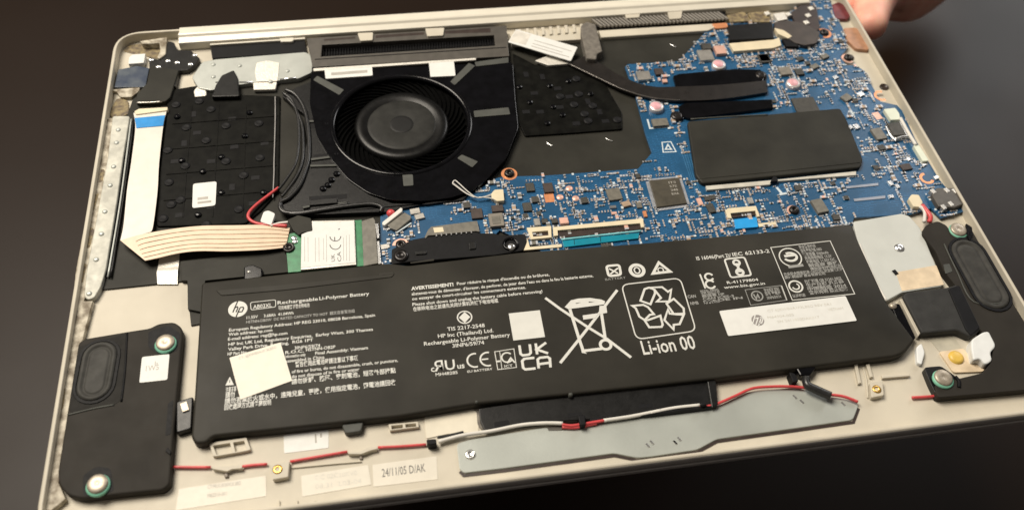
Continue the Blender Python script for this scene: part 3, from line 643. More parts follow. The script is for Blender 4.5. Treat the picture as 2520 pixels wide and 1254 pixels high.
# QFP controller with silver leads on all sides
qp = ats(d1((1385, 430), (1640, 405), (1710, 625), (1450, 660)), ZP + 1.0)
qc = (sum(x for x, _ in qp) / 4, sum(y for _, y in qp) / 4); KEEP.append((*qc, 8.5))
finish("controller_chip", bm_prism(qp, ZP + 0.1, ZP + 1.0, 0.15), mat("controller_epoxy", (0.060, 0.052, 0.036), 0.42, var=0.2, vscale=0.3), mb, "large square brown black controller chip with silver leads")
bm = bmesh.new()
for k in range(4):
    a, b = Vector(qp[k]), Vector(qp[(k + 1) % 4]); u = (b - a).normalized(); o = Vector((u.y, -u.x))
    if (a + o - Vector(qc)).length < (a - Vector(qc)).length: o = -o
    nl = 22
    for i in range(nl):
        q = a + (b - a) * ((i + 0.5) / nl) + o * 0.55; box_bm(bm, q.x, q.y, ZP, (b - a).length / nl * 0.62, 1.3, 0.35, math.atan2(u.y, u.x))
finish("chip_leads", bm, M_solder, mb)
bmt = bmesh.new()
for i, s in enumerate(("ITE", "IT557", "2404", "XXA")): text_bm(bmt, ("IT5", "57E", "240", "BXA")[i], *d1((1555 + i * 9, 460 + i * 32), (1615 + i * 9, 452 + i * 32)), 1.0, ZP + 1.02)
finish_flat("chip_lettering", bmt, M_inkf, mb)
# named components: photo point, width, depth, height (mm)
for p, w, dd, h, mt, rot, nm in [
    (d1((365, 485)), 3.1, 4.0, 0.9, M_chip, 0, "chip"), (d1((520, 490)), 3.6, 4.6, 0.9, M_chipb, 0, "chip"), (d1((530, 580)), 3.6, 4.2, 0.12, M_copper, 0, "copper_pad"),
    (d1((1085, 545)), 5.2, 5.6, 0.9, M_chipg, 0.05, "chip"), (d1((340, 655)), 3.2, 4.0, 0.8, M_chip, 0, "chip"), (d1((75, 765)), 5.2, 6.0, 1.5, M_ind, 0, "inductor"), (d1((75, 768)), 3.0, 3.6, 1.62, M_chipg, 0, "inductor"),
    (d1((85, 668)), 4.2, 3.0, 1.2, M_chipb, 0, "chip"), (d1((655, 772)), 3.2, 2.8, 1.2, M_pinkpad, 0, "capacitor"), (d1((425, 785)), 2.2, 3.2, 1.1, M_can, 0, "crystal"), (d1((1190, 628)), 3.2, 2.4, 0.9, M_tan, 0.2, "capacitor"),
    (d1((1350, 715)), 1.3, 2.8, 0.7, M_copper, 0, "copper_pad"), (d1((1500, 510)), 0.1, 0.1, 0.05, M_chip, 0, "via"), (d1((1075, 655)), 2.4, 1.3, 0.7, M_silver, 0, "capacitor"), (d1((1085, 708)), 2.0, 1.2, 0.6, M_pinkpad, 0, "capacitor"),
    (d1((490, 775)), 2.2, 2.0, 1.0, M_chip, 0, "transistor"), (d1((575, 775)), 2.2, 2.0, 1.0, M_chip, 0, "transistor"), (d1((1290, 390)), 1.8, 2.2, 0.9, M_chip, 0, "transistor"), (d1((1300, 640)), 2.0, 2.6, 0.7, M_chipg, 0, "chip"),
    (g6((1715, 215)), 4.1, 4.6, 0.9, M_chipb, 0, "chip"), (g6((760, 180)), 3.6, 2.6, 0.7, M_can, 0.1, "connector"), (g6((830, 260)), 3.4, 2.4, 0.8, M_can, 0.2, "connector"), (g6((345, 455)), 1.4, 1.0, 0.6, M_silver, 0.4, "capacitor"),
    (g6((2030, 70)), 1.2, 1.2, 0.7, M_silver, 0, "capacitor"), (g6((1878, 445)), 1.0, 1.0, 0.6, M_silver, 0, "capacitor"), (g6((650, 610)), 1.4, 1.2, 0.5, M_silver, 0.3, "capacitor"),
    (d1((1915, 665)), 2.8, 4.2, 0.8, M_chip, 0.1, "chip"), (d1((1820, 610)), 1.8, 3.4, 0.6, M_pinkpad, 0.1, "capacitor"), (d1((2255, 600)), 2.0, 3.0, 0.9, M_can, 0, "crystal"), (d2((690, 645)), 4.4, 6.4, 1.4, M_chipg, 0.12, "connector"),
    (d2((1430, 312)), 4.2, 3.0, 0.8, M_chipb, 0.1, "chip"), (c7((215, 492)), 4.6, 4.6, 0.9, M_chip, 0, "chip"), (c7((395, 605)), 5.0, 4.6, 1.2, M_ind, 0, "inductor"), (c7((515, 612)), 3.4, 3.8, 1.0, M_chip, 0, "chip"),
    (c7((565, 895)), 9.6, 8.2, 0.9, M_chip, 0, "memory_chip"), (c7((450, 800)), 4.4, 0.9, 0.6, M_silver, 0, "capacitor"), (c7((562, 785)), 2.4, 1.6, 0.8, M_silver, 0.3, "capacitor"),
    (c6((1340, 645)), 5.6, 5.2, 1.5, M_can, 0, "shield_can"), (c6((1870, 470)), 6.2, 6.6, 1.3, M_can, 0, "shield_can"), (c6((1880, 395)), 4.2, 3.6, 1.7, M_chip, 0, "inductor"), (c6((1995, 425)), 4.6, 5.2, 1.5, M_pinkpad, 0, "capacitor"),
    (c6((1470, 610)), 3.4, 3.8, 1.2, M_chipb, 0, "chip"), (c6((1480, 1045)), 6.4, 4.0, 1.2, M_chipg, 0, "chip"), (c6((1520, 690)), 2.0, 2.0, 1.0, M_pinkpad, 0, "capacitor"), (c6((2370, 500)), 4.8, 5.0, 0.9, M_chip, 0, "chip"),
    (g3((405, 345)), 4.4, 6.0, 1.2, M_chipg, 0.1, "chip"), (g3((575, 300)), 5.2, 7.0, 1.5, M_chip, 0.0, "memory_chip"), (g3((430, 170)), 0.1, 0.1, 0.05, M_copper, 0, "via"), (g3((390, 175)), 3.0, 4.0, 0.14, M_pinkpad, 0.2, "copper_pad"),
    (g2((1345, 700)), 0.1, 0.1, 0.05, M_chip, 0, "via"), (g2((700, 590)), 3.6, 2.4, 0.9, M_chipg, 0.4, "chip"), (g2((820, 470)), 3.4, 2.4, 1.0, M_chipg, 0.4, "chip"), (g2((1080, 960)), 4.2, 3.4, 1.0, M_chipg, 0.5, "chip"), (g2((760, 740)), 3.2, 3.0, 0.3, M_pcb, 0, "pad"),
    (g2((530, 500)), 3.0, 2.4, 0.8, M_chip, 0.2, "chip"), (g2((1250, 920)), 2.8, 2.4, 0.8, M_silver, 0.4, "capacitor"), (g2((950, 720)), 2.2, 2.0, 0.7, M_silver, 0.4, "capacitor"), (g2((775, 450)), 3.0, 1.4, 0.7, M_silver, -0.4, "capacitor"), (g2((880, 540)), 2.6, 1.4, 0.7, M_silver, -0.3, "capacitor"),
    (g3((125, 285)), 2.6, 2.0, 0.8, M_silver, 0.4, "capacitor"), (g3((190, 275)), 2.2, 2.6, 0.8, M_silver, 0.2, "capacitor"), (g3((520, 820)), 1.6, 2.4, 0.7, M_silver, 0.2, "capacitor"), (g3((585, 850)), 1.4, 2.0, 0.7, M_silver, 0.2, "capacitor"), (g3((525, 950)), 2.0, 1.6, 0.6, M_silver, 0, "capacitor"),
    (g3((835, 635)), 1.6, 2.0, 0.8, M_silver, 0.3, "capacitor"), (g3((960, 765)), 2.0, 1.6, 0.8, M_silver, 0.3, "capacitor"), (g3((690, 590)), 1.8, 1.6, 0.6, M_silver, 0.4, "capacitor"), (d2((345, 520)), 1.0, 4.0, 0.2, M_silk, 0.3, "silkscreen_bar"), (d2((375, 545)), 3.0, 1.0, 0.22, M_silk, 0.1, "silkscreen_bar"), (d2((470, 535)), 2.4, 1.0, 0.5, M_silver, 0.1, "capacitor"),
]:
    if w < 0.2: continue
    chip(nm, p[0], w, dd, h, mt, rot)
for p in d1((700, 500), (620, 575), (755, 585)):
    c = at(p, ZP); KEEP.append((*c, 1.8)); lathe("test_pad", c, [(1.35, ZP), (1.3, ZP + 0.1), (0, ZP + 0.1)], M_pinkpad, mb, 18)
for p, rr in ((c6((1450, 905))[0], 2.9), (c6((1985, 545))[0], 2.9), (c7((465, 705))[0], 2.9)):
    c = at(p, ZP + 2.0); KEEP.append((*c, 3.6))
    finish("polymer_capacitor", lathe_bm(c, [(rr, ZP), (rr, ZP + 1.5), (rr * 0.93, ZP + 1.8), (0, ZP + 1.85)], 24), mat("capacitor_sleeve", (0.74, 0.70, 0.70), 0.35, metal=0.4), mb, None, True)
    lathe("capacitor_top", (c[0] - 0.25, c[1] + 0.15), [(rr * 0.74, ZP + 1.84), (rr * 0.7, ZP + 1.95), (0, ZP + 1.96)], M_pinkcap, mb, 20)
screw_pad(d1((185, 375))[0], 3.0); screw_pad(g6((545, 710))[0], 3.0, 20, 175, M_pinkpad); screw_pad(d2((465, 690))[0], 2.6, 30, 215, M_pinkpad)
screw_pad(d2((1605, 412))[0], 2.8, 90, 330, M_copper, False); screw_pad(c7((725, 285))[0], 3.2, -120, 120, M_copper, True); screw_pad(c7((930, 500))[0], 2.8, 60, 300, M_pinkpad, True); screw_pad(c7((1215, 820))[0], 3.0, 60, 290, M_copper, False)
# silkscreen outline mark and bright traces
stroke("silkscreen_mark", d1((1495, 105), (1570, 100), (1615, 185), (1505, 190)), 0.45, ZP + 0.05, M_silk, mb, True); stroke("silkscreen_mark", d1((1525, 165), (1545, 125), (1575, 165)), 0.6, ZP + 0.07, M_silk, mb, True)
stroke("silkscreen_mark", c6((1370, 1022), (1392, 1100), (1568, 1085)), 0.7, ZP + 0.05, M_silk, mb)
M_trace = mat("pale_blue_trace", (0.06, 0.20, 0.36), 0.35, var=0.1)
for k in range(4): stroke("trace", d1((1640 + k * 22, 125), (1690 + k * 20, 270), (1760 + k * 14, 480), (1780 + k * 14, 530)), 0.16, ZP + 0.05, M_trace, mb)
for q in (((910, 482), (1190, 452), (1190, 474), (920, 500)), ((978, 588), (1250, 560), (1250, 584), (985, 610))):
    prism("silkscreen_bar", d2(*q), ZP, ZP + 0.25, mat("lilac_grey_strip", (0.30, 0.33, 0.40), 0.4), mb, 0.05)
for q in (d1((560, 690), (760, 690)), d2((1075, 525), (1075, 530)), c5((1440, 480), (1460, 480))):
    c = at(q[0], ZP); KEEP.append((*c, 2.5))
KEEP += [(*at(p, ZP), 6) for p in d2((1050, 530), (1150, 600), (1250, 640), (1080, 660), (1200, 520))] + [(*at(p, ZP), 5.5) for p in d1((1480, 60), (1520, 150), (1420, 0), (1560, 240), (1700, 300), (1450, -100))] + [(*at(p, ZP), 4.5) for p in g6((1110, 210), (1110, 280), (1830, 30), (800, 120))]
# connectors
def frame_connector(name, outer, inner, h, mt, label=None):
    o = finish(name, holed_bm(ats(outer, ZP + h), [ats(inner, ZP + h)], ZP, ZP + h, 0.1), mt, mb, label)
    finish("connector_slot", bm_prism(ats(inner, ZP + 0.5), ZP, ZP + 0.3), M_brownslot, mb); return o
frame_connector("ribbon_connector", d1((335, 835), (545, 820), (548, 918), (375, 935)), d1((382, 872), (518, 860), (524, 900), (392, 912)), 1.2, M_ivory, "small ivory ribbon connector")
prism("ribbon_connector", d1((560, 830), (1332, 755), (1342, 830), (1318, 832), (1308, 797), (600, 858), (604, 902), (566, 907)), ZP, ZP + 1.2, M_ivory, mb, 0.12, label="long ivory ribbon connector")
prism("connector_slot", d1((605, 860), (1308, 798), (1318, 850), (620, 925)), ZP, ZP + 0.5, M_brownslot, mb, 0.05)
prism("teal_ribbon_end", d1((640, 945), (1300, 880), (1292, 926), (655, 1002)), ZP, ZP + 0.75, M_teal, mb, 0.05, label="teal ribbon end plugged into the long connector")
wire("ribbon_edge", d1((632, 938), (960, 902), (1315, 864)), ZP + 0.9, 0.38, mat("teal_bright_edge", (0.25, 0.62, 0.68), 0.3), mb)
for x in (740, 965): stroke("ribbon_seam", d1((x, 935 - (x - 640) * 0.1), (x + 5, 990 - (x - 640) * 0.1)), 0.2, ZP + 0.78, M_deep, mb)
prism("cream_tape", d1((280, 940), (345, 935), (362, 1000), (635, 975), (637, 1000), (290, 1030)), ZP, ZP + 0.6, M_ivory, mb, 0.05, 0.3)
prism("ribbon_connector", d1((2038, 685), (2060, 668), (2300, 648), (2334, 738), (2310, 742), (2296, 690), (2082, 712), (2094, 755), (2060, 752)), ZP, ZP + 1.2, M_ivory, mb, 0.12, label="short ivory ribbon connector near the memory cover")
prism("connector_slot", d1((2082, 712), (2296, 690), (2306, 724), (2092, 752)), ZP, ZP + 0.5, M_brownslot, mb, 0.05)
prism("blue_ribbon_end", d1((2112, 765), (2305, 745), (2320, 828), (2125, 846)), ZP, ZP + 0.9, mat("sky_blue_tab", (0.02, 0.34, 0.78), 0.32, var=0.08), mb, 0.08, 0.4, label="bright blue ribbon tab")
prism("cream_tape", d1((2315, 800), (2470, 782), (2480, 812), (2330, 828)), ZP, ZP + 0.4, M_ivory, mb, 0.05)
prism("fan_plug", g5((735, 430), (780, 378), (905, 368), (920, 530), (820, 540), (740, 490)), ZP, ZP + 1.8, M_ivory, mb, 0.25, 0.4, label="ivory fan plug")
KEEP.append((*at(g5((830, 455))[0], ZP), 3.5))
wire("fan_wire", g5((740, 445), (600, 490), (510, 480), (400, 400), (280, 290), (225, 250), (195, 290), (240, 330), (380, 430), (500, 490)), [-1.2, -1.0, -0.8, -0.2, 0.2, 0.4, 0.3, 0.0, -0.4, -0.8], 0.24, M_wwire, laptop, "thin white fan lead looped back on itself", sides=6)
wire("fan_wire", g5((740, 470), (640, 480), (520, 490), (390, 430), (260, 330), (205, 290)), [-1.2, -1.1, -1.0, -0.5, 0, 0.2], 0.24, M_gwire, laptop, "thin grey fan lead beside the white loop", sides=6)
wire("fan_wire", g5((800, 540), (760, 510), (660, 490), (560, 485)), [-1.4, -1.2, -1.1, -1.0], 0.22, M_wwire, laptop, sides=6)
# battery plug: grey header with teeth on a black plastic plug
prism("battery_header", g6((960, 470), (1010, 420), (1720, 330), (1760, 500), (1700, 490), (960, 560), (930, 600), (905, 590)), ZP, ZP + 1.3, M_chipg, mb, 0.15, 0.3, label="grey battery header with metal teeth")
KEEP += [(*at(p, ZP), 4.5) for p in g6((1050, 500), (1250, 470), (1450, 440), (1620, 420))]
prism("header_patch", g6((1040, 440), (1190, 428), (1205, 500), (1060, 515)), ZP + 1.3, ZP + 1.36, M_ivory, mb, 0)
plug = prism("battery_plug", g6((960, 575), (1700, 500), (1760, 520), (1990, 520), (2080, 560), (2460, 530), (2490, 640), (2430, 790), (2000, 860), (700, 960), (400, 1000), (400, 770), (720, 620)), -3.3, -1.6, M_deep, laptop, 0.3, 0.6, label="black battery plug screwed across the board edge")
for i in range(8):
    p = g6((1090 + i * 77, 556 - i * 7.4))[0]; c = at(p, -1.3)
    bm = bmesh.new(); box_bm(bm, c[0], c[1], -1.45, 0.45, 1.0, 0.25); finish("tooth", bm, M_silver, plug)
for q in (((1590, 660), (1690, 650), (1700, 760), (1600, 770)), ((760, 800), (940, 790), (940, 840), (770, 850))): prism("raised_pad", g6(*q), -1.45, -1.1, M_black, plug, 0.15, 0.4)
lathe("screw", at(g6((2245, 735))[0], -1.0), [(1.5, -1.5), (1.4, -0.7), (0.9, -0.4), (0, -0.3)], M_silver, plug, 18)
lathe("screw_well", at(g6((2235, 690))[0], -1.3), [(2.9, -1.45), (2.8, -0.9), (2.1, -0.9), (2.0, -1.3)], M_gloss, plug, 24)
lathe("screw", at(g6((545, 860))[0], -1.0), [(2.6, -1.5), (2.4, -0.9), (1.2, -0.8), (1.0, -1.1), (0, -1.1)], M_bscrew, plug, 20)
# slanted antenna/coin plug: white strip, grey body, red blob
prism("cable_plug", g6((330, 400), (600, 200), (700, 260), (690, 310), (480, 480), (400, 450)), ZP, ZP + 1.4, M_chipg, mb, 0.2, 0.3, label="slanted grey plug with a white back")
prism("plug_back", g6((255, 350), (540, 125), (570, 140), (560, 190), (290, 405), (255, 385)), ZP, ZP + 1.9, M_wwire, mb, 0.25, 0.3)
wire("plug_edge", g6((480, 520), (600, 440), (705, 370)), ZP + 0.6, 0.35, M_silk, mb)
lathe("red_wire_end", at(g6((385, 200))[0], ZP + 1), [(1.5, ZP), (1.5, ZP + 0.9), (0.9, ZP + 1.6), (0, ZP + 1.8)], M_red, mb, 16)
KEEP += [(*at(p, ZP), 4.5) for p in g6((450, 350), (570, 280), (400, 300))]
# right edge: ports, gold pads, cream strips and power plug
prism("port_shell", g3((470, 270), (620, 230), (730, 400), (560, 415), (520, 390)), ZP, ZP + 0.5, M_silver, mb, 0.1)
prism("port_plate", g3((450, 110), (560, 98), (600, 150), (612, 212), (520, 216)), ZP, ZP + 1.6, M_palegreen, mb, 0.2, 0.5); prism("port_plate", g3((735, 460), (790, 455), (888, 608), (828, 614)), ZP, ZP + 1.6, M_palegreen, mb, 0.2, 0.5)
wire("port_edge", g3((610, 200), (680, 330), (760, 460)), ZP + 1.6, 0.7, M_wwire, mb); wire("port_edge", g3((465, 275), (510, 360), (570, 420)), ZP + 1.2, 0.4, M_silver, mb); wire("port_edge", g3((560, 400), (640, 378), (720, 385)), ZP + 1.2, 0.6, M_silver, mb)
prism("edge_port", g3((910, 930), (960, 870), (1130, 870), (1200, 920), (1228, 1020), (1130, 1060), (980, 1050)), ZP, ZP + 2.0, M_frame, mb, 0.3, 0.6, label="dark port block at the right edge")
for p in g3((1060, 890), (1140, 895), (1100, 1020), (1030, 1050), (930, 900)): chip("solder_tab", p, 1.6, 2.2, 2.15, M_can, 0.3)
prism("speaker_plug", g3((690, 970), (720, 930), (790, 935), (830, 1010), (800, 1055), (740, 1050)), ZP, ZP + 2.0, M_ivory, mb, 0.3, 0.5, label="ivory speaker plug at the right corner")
wire("speaker_lead", g3((820, 1040), (860, 1090), (900, 1150), (890, 1200)), [-0.8, -0.5, -0.4, -0.8], 0.9, M_red, laptop, "short red speaker lead at the right corner"); wire("speaker_lead", g3((800, 1050), (845, 1100), (840, 1200)), [-0.8, -0.8, -1.2], 0.7, M_wwire, laptop)
KEEP += [(*at(p, ZP), 5) for p in g3((640, 300), (540, 160), (820, 540), (760, 1000), (1050, 960))]
# top right corner: display plug, black flex and tape
prism("display_plug", c6((2060, 215), (2440, 190), (2455, 328), (2075, 345)), ZP, ZP + 2.0, M_black, mb, 0.3, 0.4, label="black display cable plug at the back edge"); prism("display_socket", c6((2072, 372), (2450, 340), (2500, 322), (2518, 388), (2450, 412), (2110, 440)), ZP, ZP + 1.5, M_ivory, mb, 0.3, 0.3, label="cream display socket bar")
prism("black_tape", c7((300, 190), (420, 175), (560, 205), (690, 280), (660, 370), (560, 390), (480, 370), (300, 250)), ZP, ZP + 1.9, mat("brown_black_tape", (0.055, 0.043, 0.036), 0.4, var=0.2), mb, 0.2, 0.5)
prism("connector_tab", c7((300, 240), (380, 260), (450, 310), (420, 330), (330, 290)), ZP, ZP + 2.2, M_ivory, mb, 0.2, 0.3)
prism("black_block", c7((365, 330), (480, 330), (510, 400), (400, 400)), ZP, ZP + 1.6, M_deep, mb, 0.2, 0.3)
prism("hinge_screw_block", c7((440, 110), (560, 20), (660, 60), (690, 240), (640, 290), (480, 200)), ZP, ZP + 1.5, M_brownslot, mb, 0.2, 0.4)
for p in c7((615, 70), (590, 130), (575, 190), (420, 120), (240, 112)): chip("solder_tab", p, 2.2, 2.2, 1.9, M_foil, 0.3)
prism("foil_tape", c7((290, 120), (380, 105), (412, 165), (330, 180)), ZP, ZP + 1.9, M_foil, mb, 0.1, 0.4)
for q in (c6((2050, 130), (2200, 100), (2260, 180), (2080, 190)), c6((2230, 110), (2420, 90), (2420, 190), (2270, 190))): prism("rear_clutter", q, FLOOR, -1.6, M_grime, chassis, 0.2, 0.6)
prism("port_opening", c7((790, 40), (850, 15), (930, 60), (960, 120), (930, 165), (820, 160)), FLOOR, -2.5, M_dkred, chassis, 0.3, 1.2, label="dark red port opening at the back corner"); prism("port_opening", c7((890, 240), (1000, 235), (1090, 330), (1110, 430), (1000, 420), (920, 340)), FLOOR, -2.6, M_rustp, chassis, 0.3, 1.2, label="tan port opening on the side")
for p in c7((945, 492), (1240, 745)): lathe("screw_hole", at(p, FLOOR + 0.3), [(1.9, FLOOR), (1.8, FLOOR + 0.5), (1.4, FLOOR + 0.5), (1.3, FLOOR + 0.1), (0, FLOOR + 0.1)], M_brownslot, chassis, 20)
# memory cover film with a light lower edge
ram = prism("memory_cover", [(1692, 298), (2068, 266), (2082, 290), (2124, 392), (2118, 412), (1728, 451), (1712, 430)], ZP, -0.9, M_film, laptop, 0.5, 1.2, label="smooth black film cover over the memory modules")
prism("cover_edge", d1((1870, 478), (2420, 430)) + d2((1000, 352), (1000, 385), (280, 440)) + d1((2420, 466), (1880, 512)), ZP, -1.6, mat("memory_edge", (0.56, 0.54, 0.47), 0.45), ram, 0.1)
wire("cover_lip", c6((1740, 1022), (2100, 1000), (2400, 985)), -0.85, 0.35, M_greyp, ram)
prism("cover_notch", d2((265, 440), (290, 395), (320, 400), (330, 435)), -1.7, -0.6, M_deep, ram, 0.1, 0.3)
wire("cover_fold", [(1722, 440), (1900, 423), (2116, 400)], -0.93, 0.18, M_film, ram)
RAMP = ats([(1675, 285), (2075, 255), (2140, 430), (1720, 475)], ZP)
# heat pipe, cold plate and clamp
pipe_up = c6((860, 470), (1040, 590), (1230, 690), (1420, 742), (1640, 742), (1980, 728), (2390, 690)); pipe_lo = c6((690, 545), (990, 690), (1180, 775), (1400, 838), (1650, 862), (2000, 848), (2400, 790))
M_pipe = mat("black_coated_pipe", (0.016, 0.0135, 0.012), 0.30, var=0.2)
pl = ribbon("heat_pipe", pipe_up, pipe_lo, [-1.4, -1.2, -1.0, -0.9, -0.9, -0.9, -1.0], 1.2, M_pipe, laptop, "flat black heat pipe sweeping from fan to processor", 8)
wire("painted_pipe_highlight", pipe_lo[:5], [-1.5, -1.3, -1.1, -1.0, -1.0], 0.32, mat("painted_edge_sheen", (0.13, 0.12, 0.11), 0.25, metal=0.5), pl)  # paler tube paints the highlight on the pipe's lower edge
prism("cold_plate", c6((1590, 650), (1640, 632), (2120, 590), (2340, 596), (2370, 640), (2360, 740), (1620, 760)), ZP, -1.3, M_gloss, pl, 0.3, 0.5); prism("clamp_arm", c6((1640, 905), (1700, 880), (2440, 850), (2450, 925), (1730, 1015), (1650, 990)), ZP, -1.2, M_gloss, pl, 0.3, 0.5)
lathe("spring_screw", at(c6((1625, 985))[0], -1.0), [(2.6, ZP), (2.5, -1.4), (1.6, -1.0), (0.9, -1.0), (0, -1.3)], M_bscrew, pl, 20); lathe("spring_screw", at(c6((2345, 635))[0], -1.0), [(2.6, ZP), (2.5, -1.4), (1.6, -1.0), (0.9, -1.0), (0, -1.3)], M_bscrew, pl, 20)
PIPEP = ats(c6((1400, 720), (1640, 620), (2390, 570), (2450, 930), (1700, 1020), (1600, 900), (1250, 800)), ZP)
# white tag lying over the pipe, grey foam block
tag = prism("white_tag", c6((245, 252), (770, 405), (712, 524), (175, 362)), -0.3, 0.1, M_white, laptop, 0.03, 0.5, label="slanted white paper tag beside the fan")
prism("tag_patch", c6((245, 262), (370, 298), (325, 385), (190, 350)), 0.1, 0.13, mat("tag_grey", (0.66, 0.63, 0.57), 0.5), tag, 0, 0.3)
for k, (a, b) in enumerate((((400, 345), (720, 440)), ((385, 372), (640, 448)), ((375, 395), (700, 490)))): stroke("tag_print", c6(a, b), 0.35, 0.14, M_inkf, tag)
prism("foil_tape", c6((405, 520), (540, 470), (700, 545), (520, 560)), -2.6, -1.6, M_foil, laptop, 0.1, 0.4)
prism("foam_block", c6((800, 215), (850, 185), (925, 205), (985, 440), (940, 460), (930, 510), (850, 500), (800, 290)), -3.5, 0.6, M_foam, laptop, 0.5, 0.8, label="upright grey foam block at the back edge")
# scattered small parts: the larger ones one by one, the rest as one layer
def mk_cap(body):
    def f_():
        bm = bmesh.new(); box_bm(bm, 0, 0, 0, 1.0, 0.95, 0.62, mi=0); box_bm(bm, -0.72, 0, 0, 0.46, 1.0, 0.66, mi=1); box_bm(bm, 0.72, 0, 0, 0.46, 1.0, 0.66, mi=1); return bm, [body, M_solder]
    return f_
def mk_res():
    bm = bmesh.new(); box_bm(bm, 0, 0, 0, 0.9, 0.8, 0.4, mi=0); box_bm(bm, -0.62, 0, 0, 0.4, 0.82, 0.42, mi=1); box_bm(bm, 0.62, 0, 0, 0.4, 0.82, 0.42, mi=1); return bm, [M_chip, M_solder]
def mk_ic():
    bm = bmesh.new(); box_bm(bm, 0, 0, 0.05, 1.8, 1.7, 0.6, mi=0)
    for i in range(3):
        for s in (-1, 1): box_bm(bm, -0.6 + i * 0.6, s * 1.0, 0, 0.3, 0.5, 0.2, mi=1)
    return bm, [M_chip, M_solder]
xs = [x for x, _ in PCBPOLY]; ys = [y for _, y in PCBPOLY]
def free(p, rr):
    if not inside(p, PCBPOLY) or inside(p, RAMP) or inside(p, PIPEP): return False
    return all((p[0] - x) ** 2 + (p[1] - y) ** 2 > (k + rr) ** 2 for x, y, k in KEEP)
kinds = [("cap_tan", mk_cap(M_tan), "capacitor"), ("cap_grey", mk_cap(M_chipg), "capacitor"), ("res", mk_res, "resistor"), ("ic", mk_ic, "small_chip"), ("cap_pale", mk_cap(M_pinkpad), "capacitor")]
placed = 0; tries = 0
while placed < 270 and tries < 9000:
    tries += 1; p = (random.uniform(min(xs), max(xs)), random.uniform(min(ys), max(ys)))
    if not free(p, 0.9): continue
    key, mk, nm = random.choices(kinds, (5, 3, 4, 1.2, 1))[0]
    sc_ = random.choice((0.9, 1.0, 1.15, 1.45)); o_ = copy_of(key, mk, nm, mb, (*p, ZP - 0.01), random.choice((0, math.pi / 2)) + random.gauss(0, 0.03)); o_.scale = (sc_, sc_, sc_); KEEP.append((*p, 0.8 * sc_)); placed += 1
bm = bmesh.new(); smats = [M_tan, M_chip, M_solder, M_silk, M_chipg]; cnt = 0; tries = 0
while cnt < 2600 and tries < 60000:
    tries += 1
    if random.random() < 0.75:     # tight rows of decoupling parts
        p = (round(random.uniform(min(xs), max(xs)) / 1.5) * 1.5, round(random.uniform(min(ys), max(ys)) / 1.5) * 1.5); nrow = random.randint(3, 7); dx, dy = random.choice(((1.15, 0), (0, 1.15)))
    else:
        p = (random.uniform(min(xs), max(xs)), random.uniform(min(ys), max(ys))); nrow = 1; dx = dy = 0
    rot = random.choice((0, math.pi / 2)); sz = random.uniform(0.75, 1.25); bi = random.choices((0, 1, 4), (4, 4, 2))[0]
    for i in range(nrow):
        q = (p[0] + dx * i, p[1] + dy * i)
        if not free(q, 0.25): continue
        co, so = math.cos(rot), math.sin(rot)
        if random.random() < 0.36: box_bm(bm, q[0], q[1], ZP - 0.01, sz * 0.8, sz * 0.7, random.uniform(0.15, 0.45), rot, random.choice((2, 2, 3)))
        else:
            box_bm(bm, q[0], q[1], ZP - 0.01, sz * 0.6, sz * 0.55, 0.4, rot, bi)
            for s in (-1, 1): box_bm(bm, q[0] + s * co * sz * 0.42, q[1] + s * so * sz * 0.42, ZP - 0.01, sz * 0.26, sz * 0.58, 0.43, rot, 2)
        cnt += 1
sp = finish("small_components", bm, smats, mb, "tiny surface mounted parts scattered over the blue board"); sp["kind"] = "stuff"

# ------------------------------------------------------------------ battery
ZB = -0.6
bat_pts = [(496, 694), (700, 672), (958, 646), (1005, 652), (1275, 620), (1580, 597), (1930, 566), (2097, 550), (2110, 586), (2182, 742), (2252, 836), (2224, 868), (2200, 876), (2013, 899), (1766, 930), (1405, 969), (1175, 992), (1043, 1014), (980, 1024), (700, 1054), (524, 1072), (508, 1088), (480, 1090), (470, 1074), (478, 976)]
bat = prism("battery", bat_pts, FLOOR, ZB, M_batt, laptop, 1.3, 1.2, "large flat black battery pack covered in white print", 4)
for p in bat.data.polygons: p.use_smooth = True
bat.data.set_sharp_from_angle(angle=math.radians(50)) if hasattr(bat.data, "set_sharp_from_angle") else None
prism("side_flap", [(444, 642), (706, 614), (720, 668), (505, 690), (500, 768), (462, 760), (461, 690), (446, 690)], FLOOR, -2.6, M_film, bat, 0.2, 0.3)
tabp = d7((690, 500), (1480, 385), (2438, 270)) + d8((560, 245), (578, 485), (490, 500), (0, 560)) + d7((1410, 610), (1000, 650), (740, 690), (700, 600))
tabb = prism("lower_flange", tabp, FLOOR, -2.2, M_black, bat, 0.3, 0.5, label="black plastic flange along the battery's lower edge")
for q in (d7((820, 620), (945, 600), (955, 640), (825, 660)), d7((1450, 545), (1570, 530), (1580, 560), (1450, 580)), d7((1640, 590), (1750, 570), (1755, 595), (1645, 612)), d7((2060, 470), (2180, 455), (2180, 490), (2065, 500))): prism("slot", q, -2.3, -2.15, M_deep, bat, 0, 0.4)
for p in d7((670, 440), (1478, 378)): lathe("pip", at(p, -0.6), [(0.8, -2), (0.7, -0.7), (0, -0.5)], M_greyp, bat, 10)
prism("upper_fold", d3((200, 150), (680, 110), (1330, 45), (1460, 30), (1440, 60), (700, 150), (240, 190)), ZB - 0.2, ZB + 0.25, M_batt, bat, 0.2, 0.8)
prism("upper_fold", g6((200, 1130), (430, 1110), (440, 1150), (210, 1180)), ZB - 0.2, ZB + 0.3, M_batt, bat, 0.2, 0.6)
prism("upper_fold", g6((680, 970), (1050, 915), (1060, 945), (700, 990)), ZB - 0.2, ZB + 0.25, M_batt, bat, 0.2, 0.6)
